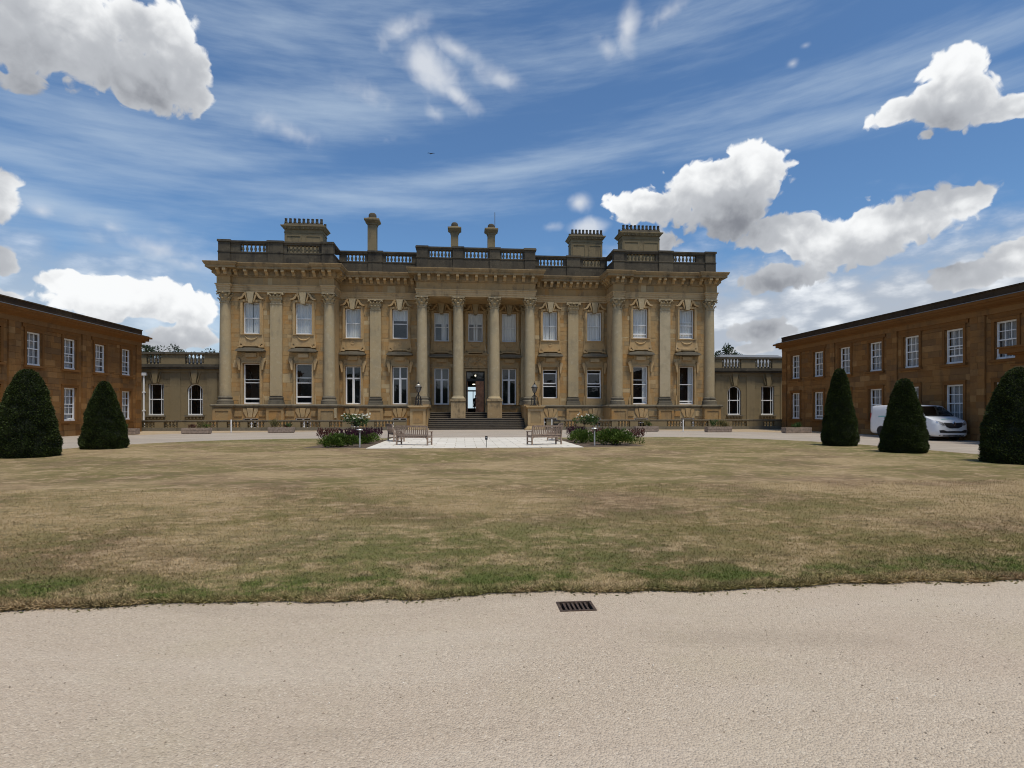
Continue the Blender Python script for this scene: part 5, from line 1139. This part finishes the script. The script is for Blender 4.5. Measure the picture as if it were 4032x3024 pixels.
# ================================================================== BENCHES
def bench(label, loc, face):
    """teak bench; local -y is the front"""
    root = thing('garden_bench', label, 'bench', (*loc, .045), face, 'teak benches on the patio'); L = .76
    for s in (-1, 1):
        lg = MB().add([(s * L - .03, .24, 0), (s * L + .03, .24, 0), (s * L + .03, .31, 0), (s * L - .03, .31, 0), (s * L - .03, .22, .42), (s * L + .03, .22, .42), (s * L + .03, .29, .42), (s * L - .03, .29, .42), (s * L - .03, .33, .9), (s * L + .03, .33, .9), (s * L + .03, .39, .9), (s * L - .03, .39, .9)],
                      [(0, 3, 2, 1), (0, 1, 5, 4), (1, 2, 6, 5), (2, 3, 7, 6), (3, 0, 4, 7), (4, 5, 9, 8), (5, 6, 10, 9), (6, 7, 11, 10), (7, 4, 8, 11), (8, 9, 10, 11)])
        obj('leg', lg, 'wood', root); obj('leg', MB().box(s * L - .03, s * L + .03, -.29, -.23, 0, .6), 'wood', root)
        obj('armrest', MB().box(s * L - .04, s * L + .04, -.33, .3, .6, .635), 'wood', root, bevel=.008); obj('side_rail', MB().box(s * L - .02, s * L + .02, -.23, .24, .12, .17).box(s * L - .02, s * L + .02, -.23, .24, .34, .41), 'wood', root)
        obj('corner_brace', MB().prism([(0, .4), (-s * .13, .4), (-s * .1, .36), (-s * .03, .3), (0, .2)] if s > 0 else [(0, .4), (0, .2), (.03, .3), (.1, .36), (.13, .4)], .24, .27), 'wood', root, (s * (L - .03), 0, 0))
    obj('seat_rail', MB().box(-L + .03, L - .03, -.27, -.23, .34, .41).box(-L + .03, L - .03, .23, .27, .34, .41), 'wood', root)
    for k in range(6): y = -.27 + .09 * k; obj('seat_slat', MB().box(-L - .02, L + .02, y, y + .07, .412, .436), 'wood', root, bevel=.004)
    tilt = lambda z: .235 + (z - .42) * .23
    obj('top_rail', MB().add([(-L, tilt(.83), .83), (L, tilt(.83), .83), (L, tilt(.83) + .045, .83), (-L, tilt(.83) + .045, .83), (-L, tilt(.9) + .0, .915), (L, tilt(.9), .915), (L, tilt(.9) + .045, .915), (-L, tilt(.9) + .045, .915)], [(0, 3, 2, 1), (4, 5, 6, 7), (0, 1, 5, 4), (1, 2, 6, 5), (2, 3, 7, 6), (3, 0, 4, 7)]), 'wood', root)
    obj('lower_rail', MB().box(-L + .03, L - .03, tilt(.47), tilt(.47) + .04, .45, .5), 'wood', root); ns = 15
    for k in range(ns):
        x = -L + .09 + (2 * L - .18) * k / (ns - 1); z0, z1 = .5, .83
        obj('back_slat', BSL, None, root, (x, tilt(z0) + .012, z0))
    return root
sl_ = MB().add([(-.024, 0, 0), (.024, 0, 0), (.024, .016, 0), (-.024, .016, 0), (-.024, .076, .33), (.024, .076, .33), (.024, .092, .33), (-.024, .092, .33)], [(0, 3, 2, 1), (4, 5, 6, 7), (0, 1, 5, 4), (1, 2, 6, 5), (2, 3, 7, 6), (3, 0, 4, 7)]); BSL = sl_.mesh('back_slat'); BSL.materials.append(M['wood'])
bench('weathered teak bench on the left of the patio, its slatted back to the viewer', (-2.25, 26.35), R(180 - 18))
bench('weathered teak bench on the right of the patio, its slatted back to the viewer', (3.85, 26.25), R(180 + 18))
bench('weathered teak bench seen from its end beside the left flower bed', (-3.5, 29.9), R(180 - 72))
bench('weathered teak bench seen from its end beside the right flower bed', (5.0, 30.2), R(180 + 72))

# ================================================================== PLANTERS
def planter(label, px, py, wd, plant, rot=0):
    X, Y = on_ground(px, py); root = thing('planter', label, 'planter', (X, Y + .3, .004), rot, 'long troughs round the forecourt'); h = wd / 2
    for k in range(2): z = .03 + k * .2; obj('board', MB().box(-h, h, -.3, -.25, z, z + .19), 'trough', root, bevel=.012); obj('board', MB().box(-h, h, .25, .3, z, z + .19), 'trough', root, bevel=.012); obj('board', MB().box(-h, -h + .05, -.25, .25, z, z + .19), 'trough', root); obj('board', MB().box(h - .05, h, -.25, .25, z, z + .19), 'trough', root)
    obj('foot', MB().box(-h + .05, h - .05, -.26, .26, 0, .03), 'trough', root); obj('soil', MB().box(-h + .05, h - .05, -.25, .25, .3, .37), 'soil', root)
    for k, (x, mt, hh, n) in enumerate(plant):
        a = rng.uniform(0, 6.28, n); p = np.stack([x + rng.normal(size=n) * .12, rng.normal(size=n) * .07, .37 + rng.uniform(0, hh * .5, n)], 1); d = np.stack([np.cos(a) * .55, np.sin(a) * .4, np.full(n, 1.0)], 1) + rng.normal(size=(n, 3)) * .25
        obj('plant', leaf_mesh('plant', p, d, hh * .6, .035, mt), None, root)
planter('weathered trough with dry red and green plants before the left link', 766, 1709, 1.85, [(-.3, 'reddish', .35, 90), (.35, 'grassy', .55, 70), (.6, 'shrub', .4, 60)])
planter('weathered trough of tall straw-coloured plants, left of the left flower bed', 1103, 1705, 1.8, [(-.5, 'grassy', .7, 130), (.3, 'reddish', .3, 60), (.5, 'roseleaf', .4, 80)])
planter('weathered trough with a spiky plant right of the right flower bed', 2549, 1700, 1.85, [(0, 'grassy', .6, 110), (.25, 'roseleaf', .45, 60)])
planter('weathered trough with grasses below the right corner of the great house', 2835, 1702, 1.95, [(-.4, 'roseleaf', .65, 90), (.3, 'grassy', .6, 160), (.6, 'grassy', .5, 90)])
planter('weathered trough with low green plants at the foot of the right wing', 3146, 1706, 2.0, [(.1, 'roseleaf', .45, 140), (-.2, 'roseleaf', .35, 60)])
planter('weathered trough half hidden behind the second yew from the left', 480, 1712, 1.7, [(0, 'roseleaf', .4, 90)])

# ================================================================== SMALL FURNITURE
def bed_light(label, loc, h):
    root = thing('path_light', label, 'path light', (*loc, .03), 0, 'path lights in the flower beds'); obj('post', MB().lathe([(.036, -.02), (.032, h - .08)], 12), 'steel', root, smooth=True); obj('cap', MB().lathe([(.05, 0), (.13, .01), (.14, .035), (.12, .06), (.02, .07)], 16), 'steel', root, (0, 0, h - .08), smooth=True)
    obj('lamp_glass', MB().lathe([(.05, -.1), (.052, 0)], 12), 'lampglass', root, (0, 0, h - .08))
bed_light('short mushroom-topped path light in the left flower bed', (-4.5, 25.0), .82); bed_light('taller slim path light in the right flower bed', (6.05, 25.3), .84)
def post(label, px, py, h, cap=False):
    X, Y = on_ground(px, py); root = thing('marker_post', label, 'post', (X, Y, 0), 0, 'thin pale posts before the house'); obj('shaft', MB().lathe([(.04, -.02), (.036, h - .03), (.02, h)], 10), 'white', root, smooth=True); obj('base_plate', MB().lathe([(.09, 0), (.09, .02), (.05, .03)], 12), 'steel', root)
    if cap: obj('cap', MB().box(-.2, .2, -.03, .03, h - .06, h + .02), 'white', root)
post('thin pale post before the left wing, right of the largest left yew', 270, 1717, 1.15, True); post('thin pale post left of the left flower bed, before the balustrade', 910, 1703, .98); post('thin pale post just left of the left lamp pedestal', 1571, 1694, .9); post('thin pale post before the balustrade under the right pavilion', 2690, 1699, .95); post('thin pale post beside the black litter bin', 2173, 1696, .95)
X, Y = on_ground(1915, 1766); sg = thing('plaque_stand', 'small dark plaque on a thin stake at the front edge of the patio', 'plaque', (X, Y, .02)); obj('stake', MB().tube([(0, 0, -.05), (0, 0, .42)], .012, 8), 'black', sg); obj('plate', MB().box(-.055, .055, -.012, .008, .36, .52), 'black', sg, bevel=.006); obj('label_strip', MB().box(-.035, .035, -.016, -.011, .43, .47), 'steel', sg)
X, Y = on_ground(2191, 1697); bn = thing('litter_bin', 'square black litter bin before the balustrade, right of the front steps', 'bin', (X, Y, 0)); obj('body', MB().box(-.27, .27, -.27, .27, .03, .62), 'black', bn, bevel=.02); obj('lid', MB().box(-.29, .29, -.29, .29, .78, .84).frustum(0, 0, .84, .92, .27, .27, .12, .12), 'black', bn)
for sx in (-1, 1):
    for sy in (-1, 1): obj('lid_post', MB().box(sx * .25 - .025, sx * .25 + .025, sy * .25 - .025, sy * .25 + .025, .62, .78), 'black', bn)
# lamps on the stair pedestals
def lantern(label, x):
    root = thing('lantern', label, 'lantern', (x, HY - 1.85, 2.09), R(12), 'lanterns on the stair pedestals'); b = MB()
    for k in range(4):
        a = R(45 + 90 * k); c, s_ = math.cos(a), math.sin(a); pts = [(.40, .03), (.34, .06), (.30, .12), (.295, .5), (.27, .68), (.2, .82), (.06, .92)]
        obj('leg', MB().tube([(r_ * c, r_ * s_, z) for r_, z in pts], .028, 7).lathe([(.05, 0), (.06, .03), (.03, .07)], 8, (.41 * c, .41 * s_, 0)), 'black', root)
    obj('hoop', MB().tube([(.295 * math.cos(R(15 * k)), .295 * math.sin(R(15 * k)), .5) for k in range(25)], .018, 6), 'black', root)
    obj('stem', MB().lathe([(.16, 0), (.17, .05), (.1, .1), (.09, .2), (.05, .32), (.06, .45), (.035, .6), (.035, .9), (.08, .95), (.05, 1.02), (.06, 1.1), (.12, 1.14)], 12), 'black', root, smooth=True)
    lt_ = obj('lantern_glass', MB().lathe([(.12, 1.15), (.26, 1.56)], 6), 'lampglass', root); obj('lantern_frame', MB().lathe([(.3, 1.56), (.31, 1.59), (.3, 1.62), (.2, 1.62)], 6), 'black', root)
    obj('lantern_roof', MB().lathe([(.27, 1.62), (.2, 1.76), (.11, 1.86)], 6), 'lampglass', root); obj('finial', MB().lathe([(.1, 1.86), (.11, 1.9), (.06, 1.93), (.06, 1.98), (.015, 2.02), (.012, 2.14)], 8), 'black', root)
    for k in range(6): a = R(60 * k); obj('glazing_bar', MB().tube([(.125 * math.cos(a), .125 * math.sin(a), 1.15), (.268 * math.cos(a), .268 * math.sin(a), 1.57)], .012, 5), 'black', lt_)
lantern('black iron lantern on the left stair pedestal', HX - 5.05); lantern('black iron lantern on the right stair pedestal', HX + 5.05)

# ================================================================== THE VAN (nose towards the viewer, local -y)
van = thing('parked_van', 'white panel van parked beside the right wing, half hidden by a yew', 'van', (26.42, 27.95, 0)); vb = []; NV = 9
secs = [(.0, .52, .50, .34, .60, .80), (.03, .74, .70, .28, .62, .93), (.10, .87, .82, .25, .64, 1.03), (.22, .94, .88, .24, .66, 1.11), (.5, .965, .91, .24, .70, 1.21), (.75, .975, .91, .24, .74, 1.30), (.92, .978, .90, .24, .8, 1.37), (1.3, .978, .88, .24, .95, 1.66), (1.62, .978, .86, .24, 1.05, 1.89), (1.85, .978, .855, .24, 1.1, 1.95), (2.3, .978, .86, .24, 1.1, 1.97), (4.75, .978, .87, .24, 1.1, 1.97), (4.95, .97, .85, .27, 1.1, 1.95), (5.0, .93, .81, .34, 1.1, 1.9)]
vm = MB(); rings = []
for (y, hb, ht, zb, zm, zt) in secs:
    h = [(hb * .86, zb), (hb * .98, zb + .1), (hb, zb + .3 if zm > zb + .35 else (zb + zm) / 2), (hb * .995, zm), (hb * .45 + ht * .55, zm + (zt - zm) * .55), (ht * 1.0, zt - (zt - zm) * .07), (ht * .95, zt - .012), (ht * .4, zt + .01)]
    ring = [(x, y, z) for x, z in h] + [(-x, y, z) for x, z in reversed(h)]; rings.append(ring)
m_ = len(rings[0]); vv = [p for r_ in rings for p in r_]
ff = [(i * m_ + j, i * m_ + (j + 1) % m_, (i + 1) * m_ + (j + 1) % m_, (i + 1) * m_ + j) for i in range(len(rings) - 1) for j in range(m_)] + [tuple(range(m_)), tuple((len(rings) - 1) * m_ + j for j in range(m_ - 1, -1, -1))]
vm.add(vv, ff); body = obj('body', vm, 'vpaint', van, smooth=True); body.data.set_sharp_from_angle(angle=R(50))
bt = bmesh.new(); bt.from_mesh(body.data); BV = BVHTree.FromBMesh(bt)
def decal(name, poly, axis, mat, off=.008, n=7, parent=None):
    """a patch that follows the van's skin: poly in (x,z) seen from the front or (y,z) seen from a side"""
    bm_ = bmesh.new(); vs_ = [bm_.verts.new((p[0], p[1], 0)) for p in poly]; bm_.faces.new(vs_); bmesh.ops.triangulate(bm_, faces=bm_.faces)
    for _ in range(3):
        es = [e for e in bm_.edges if e.calc_length() > .12]
        if es: bmesh.ops.subdivide_edges(bm_, edges=es, cuts=1); bmesh.ops.triangulate(bm_, faces=bm_.faces)
    for v_ in bm_.verts:
        u, z = v_.co.x, v_.co.y
        if axis == 'front': o_, d_2 = Vector((u, -3, z)), Vector((0, 1, 0))
        elif axis == 'left': o_, d_2 = Vector((-3, u, z)), Vector((1, 0, 0))
        elif axis == 'right': o_, d_2 = Vector((3, u, z)), Vector((-1, 0, 0))
        hit, nn, _, _ = BV.ray_cast(o_, d_2)
        v_.co = (hit - d_2 * off + Vector((0, 0, .004))) if hit else (o_ + d_2 * 3)
    bmesh.ops.recalc_face_normals(bm_, faces=bm_.faces); me = bpy.data.meshes.new(name); bm_.to_mesh(me); bm_.free(); me.materials.append(M[mat]); return obj(name, me, None, parent or van)
decal('windscreen', [(-.84, 1.36), (.84, 1.36), (.80, 1.62), (.75, 1.86), (-.75, 1.86), (-.80, 1.62)], 'front', 'vglass', .01); decal('screen_surround', [(-.88, 1.32), (.88, 1.32), (.835, 1.6), (.785, 1.9), (-.785, 1.9), (-.835, 1.6)], 'front', 'vblack', .004)
decal('grille', [(-.56, .92), (-.44, .76), (-.25, .69), (.25, .69), (.44, .76), (.56, .92), (.54, 1.0), (.2, .98), (-.2, .98), (-.54, 1.0)], 'front', 'vblack', .012)
decal('bumper_intake', [(-.78, .44), (.78, .44), (.80, .58), (.62, .6), (.42, .53), (-.42, .53), (-.62, .6), (-.80, .58)], 'front', 'vblack', .012); decal('under_lip', [(-.76, .25), (.76, .25), (.8, .32), (-.8, .32)], 'front', 'vblack', .01)
for s in (-1, 1):
    hp = [(.48, .83), (.66, .84), (.84, .97), (.90, 1.12), (.78, 1.09), (.58, 1.0)]; hh = decal('headlight', [(s * x, z) for x, z in (hp if s > 0 else hp[::-1])], 'front', 'headlamp', .014)
    hq = [(.54, .86), (.64, .87), (.67, .95), (.58, .95)]; decal('lamp_bezel', [(s * x, z) for x, z in (hq if s > 0 else hq[::-1])], 'front', 'vblack', .02, parent=hh); sd_ = 'left' if s < 0 else 'right'
    decal('side_window', [(1.2, 1.2), (1.9, 1.16), (2.15, 1.16), (2.15, 1.78), (1.8, 1.78), (1.56, 1.64)], sd_, 'vglass', .01); decal('window_trim', [(1.1, 1.15), (2.2, 1.1), (2.2, 1.84), (1.78, 1.84), (1.5, 1.66)], sd_, 'vblack', .005)
    decal('side_moulding', [(1.25, .42), (3.4, .42), (3.4, .52), (1.25, .52)], sd_, 'vblack', .012); decal('door_seam', [(2.26, .4), (2.28, .4), (2.28, 1.85), (2.26, 1.85)], sd_, 'vblack', .004)
    decal('side_lettering', [(3.3, 1.28), (4.3, 1.24), (4.3, 1.32), (3.3, 1.36)], sd_, 'teal', .006)
    for yw in (.93, 4.03):
        decal('wheel_arch', [(yw + .4 * math.cos(R(a)), max(.245, .33 + .4 * math.sin(R(a)))) for a in range(-10, 191, 20)], sd_, 'vblack', .006)
        wh = obj('wheel', MB().lathe([(.2, -.1), (.3, -.105), (.33, -.07), (.335, 0), (.33, .07), (.3, .105), (.2, .1)], 28), 'tyre', van, (s * .90, yw, .335), (0, R(90), 0), smooth=True)
        obj('rim', MB().lathe([(.02, -.06), (.06, -.085), (.12, -.07), (.2, -.09), (.215, -.06), (.215, .06), (.2, .09), (.12, .07), (.06, .085), (.02, .06)], 24), 'rim', wh, smooth=True)
        for k in range(6): a = R(60 * k); obj('spoke_gap', MB().lathe([(.002, -.012), (.03, -.01), (.03, .01), (.002, .012)], 8), 'vblack', wh, (.155 * math.cos(a), .155 * math.sin(a), -s * -.085 if s < 0 else .085))
    mr_ = obj('wing_mirror', MB().frustum(0, 0, -.14, .14, .09, .06, .08, .05), 'vpaint', van, (s * 1.07, 1.42, 1.2), bevel=.02); obj('mirror_glass', MB().box(-.07, .07, .056, .066, -.11, .11), 'vglass', mr_); obj('mirror_arm', MB().box(-.1, .1, -.03, .03, -.2, -.14), 'vblack', mr_)
    obj('tail_lamp', MB().box(-.05, .05, -.05, .02, .95, 1.5), 'red', van, (s * .9, 4.97, 0))
decal('bonnet_lettering', [(-.42, 1.15), (.1, 1.175), (.34, 1.17), (.34, 1.2), (.1, 1.21), (-.42, 1.18)], 'front', 'teal', .006)
decal('number_plate', [(-.26, .55), (.26, .55), (.26, .66), (-.26, .66)], 'front', 'white', .02)
em = MB()
for (a, b) in ((((0, .135), (.085, 0), (.05, 0), (0, .08))), (((.085, 0), (0, -.135), (0, -.08), (.05, 0)))), : pass
o_d = [(0, .14), (.09, 0), (0, -.14), (-.09, 0)]; i_d = [(0, .08), (.045, 0), (0, -.08), (-.045, 0)]
for k in range(4): em.prism([o_d[k], i_d[k], i_d[(k + 1) % 4], o_d[(k + 1) % 4]], -.02, .03)
obj('emblem', em, 'chrome', van, (0, -.02, .93)); obj('wiper', MB().tube([(-.5, .89, 1.385), (.2, .93, 1.42)], .012, 5).tube([(.1, .89, 1.385), (.68, .93, 1.42)], .012, 5), 'vblack', van); obj('roof_beacon_bar', MB().box(-.5, .5, 2.3, 2.4, 1.97, 1.985), 'vblack', van); obj('underbody', MB().box(-.8, .8, .3, 4.8, .2, .3), 'vblack', van); obj('cab_interior', MB().box(-.7, .7, 1.5, 2.2, .9, 1.1), 'vblack', van)

# ================================================================== PERSON IN THE HALL (dark against the garden window)
per = thing('person', 'person in dark clothes standing inside the open front door', 'person', (HX + .12, HY + 7.5, 1.5), R(200))
def skin(name, pts, edges, rad, mat, parent, root=0, sub=1):
    me = bpy.data.meshes.new(name); me.from_pydata(pts, edges, []); o_ = obj(name, me, mat, parent); md = o_.modifiers.new('skin', 'SKIN'); 
    for i, r_ in enumerate(rad): me.skin_vertices[0].data[i].radius = (r_, r_ if not isinstance(r_, tuple) else r_[1])
    me.skin_vertices[0].data[root].use_root = True; s_ = o_.modifiers.new('sub', 'SUBSURF'); s_.levels = s_.render_levels = sub; return o_
bp_ = [(0, 0, .92), (0, 0, 1.15), (0, 0, 1.38), (0, 0, 1.5), (0, -.02, 1.6), (0, -.02, 1.7), (-.1, 0, .86), (-.11, -.01, .48), (-.11, .02, .08), (-.11, -.12, .03), (.1, 0, .86), (.12, -.03, .48), (.13, .0, .08), (.14, -.14, .03), (-.19, 0, 1.4), (-.25, .02, 1.13), (-.2, -.15, .98), (-.17, -.22, .96), (.19, 0, 1.4), (.26, .03, 1.13), (.25, -.05, .88), (.25, -.08, .79)]
be_ = [(0, 1), (1, 2), (2, 3), (3, 4), (4, 5), (0, 6), (6, 7), (7, 8), (8, 9), (0, 10), (10, 11), (11, 12), (12, 13), (2, 14), (14, 15), (15, 16), (16, 17), (2, 18), (18, 19), (19, 20), (20, 21)]
skin('body', bp_, be_, [.16, .15, .15, .06, .085, .075, .095, .065, .045, .04, .095, .065, .045, .04, .06, .048, .036, .03, .06, .048, .036, .03], 'cloth', per)
obj('hair', MB().lathe([(.02, 1.78), (.07, 1.765), (.1, 1.71), (.1, 1.64), (.08, 1.58)], 14, (0, .015, 0)), 'black', per, smooth=True); obj('coat', MB().lathe([(.27, .55), (.23, .8), (.19, 1.0), (.2, 1.25), (.2, 1.4), (.08, 1.47)], 18), 'cloth', per, scale=(1, .75, 1), smooth=True)
# ================================================================== BIRDS
def bird(name, label, loc, fly):
    root = thing(name, label, 'bird', loc); root.scale = (.55, .55, .55) if fly else (1, 1, 1); obj('body', MB().lathe([(.005, -.16), (.05, -.08), (.07, 0), (.05, .1), (.03, .16), (.005, .22)], 10), 'black', root, rot=(R(75), 0, R(70)), smooth=True)
    if fly:
        for s in (-1, 1): obj('wing', MB().add([(s * .04, -.06, .02), (s * .3, -.05, .1), (s * .55, .02, .05), (s * .3, .08, .09), (s * .04, .09, .02), (s * .3, -.05, .085), (s * .3, .08, .075)], [(0, 1, 3, 4), (1, 2, 3), (0, 4, 6, 5), (5, 6, 2)]), 'black', root)
    else: obj('leg', MB().tube([(0, 0, -.16), (0, 0, 0)], .01, 5), 'black', root)
Xb, Zb = on_y(1697, 605, 42); bird('flying_bird', 'small dark bird gliding high over the house', (Xb, 42, Zb), True)
Xb, Zb = on_y(2480, 893, 55.6); bird('perched_bird', 'small dark bird perched on the right-hand chimney stack', (Xb, 55.6, Zb + .02), False)
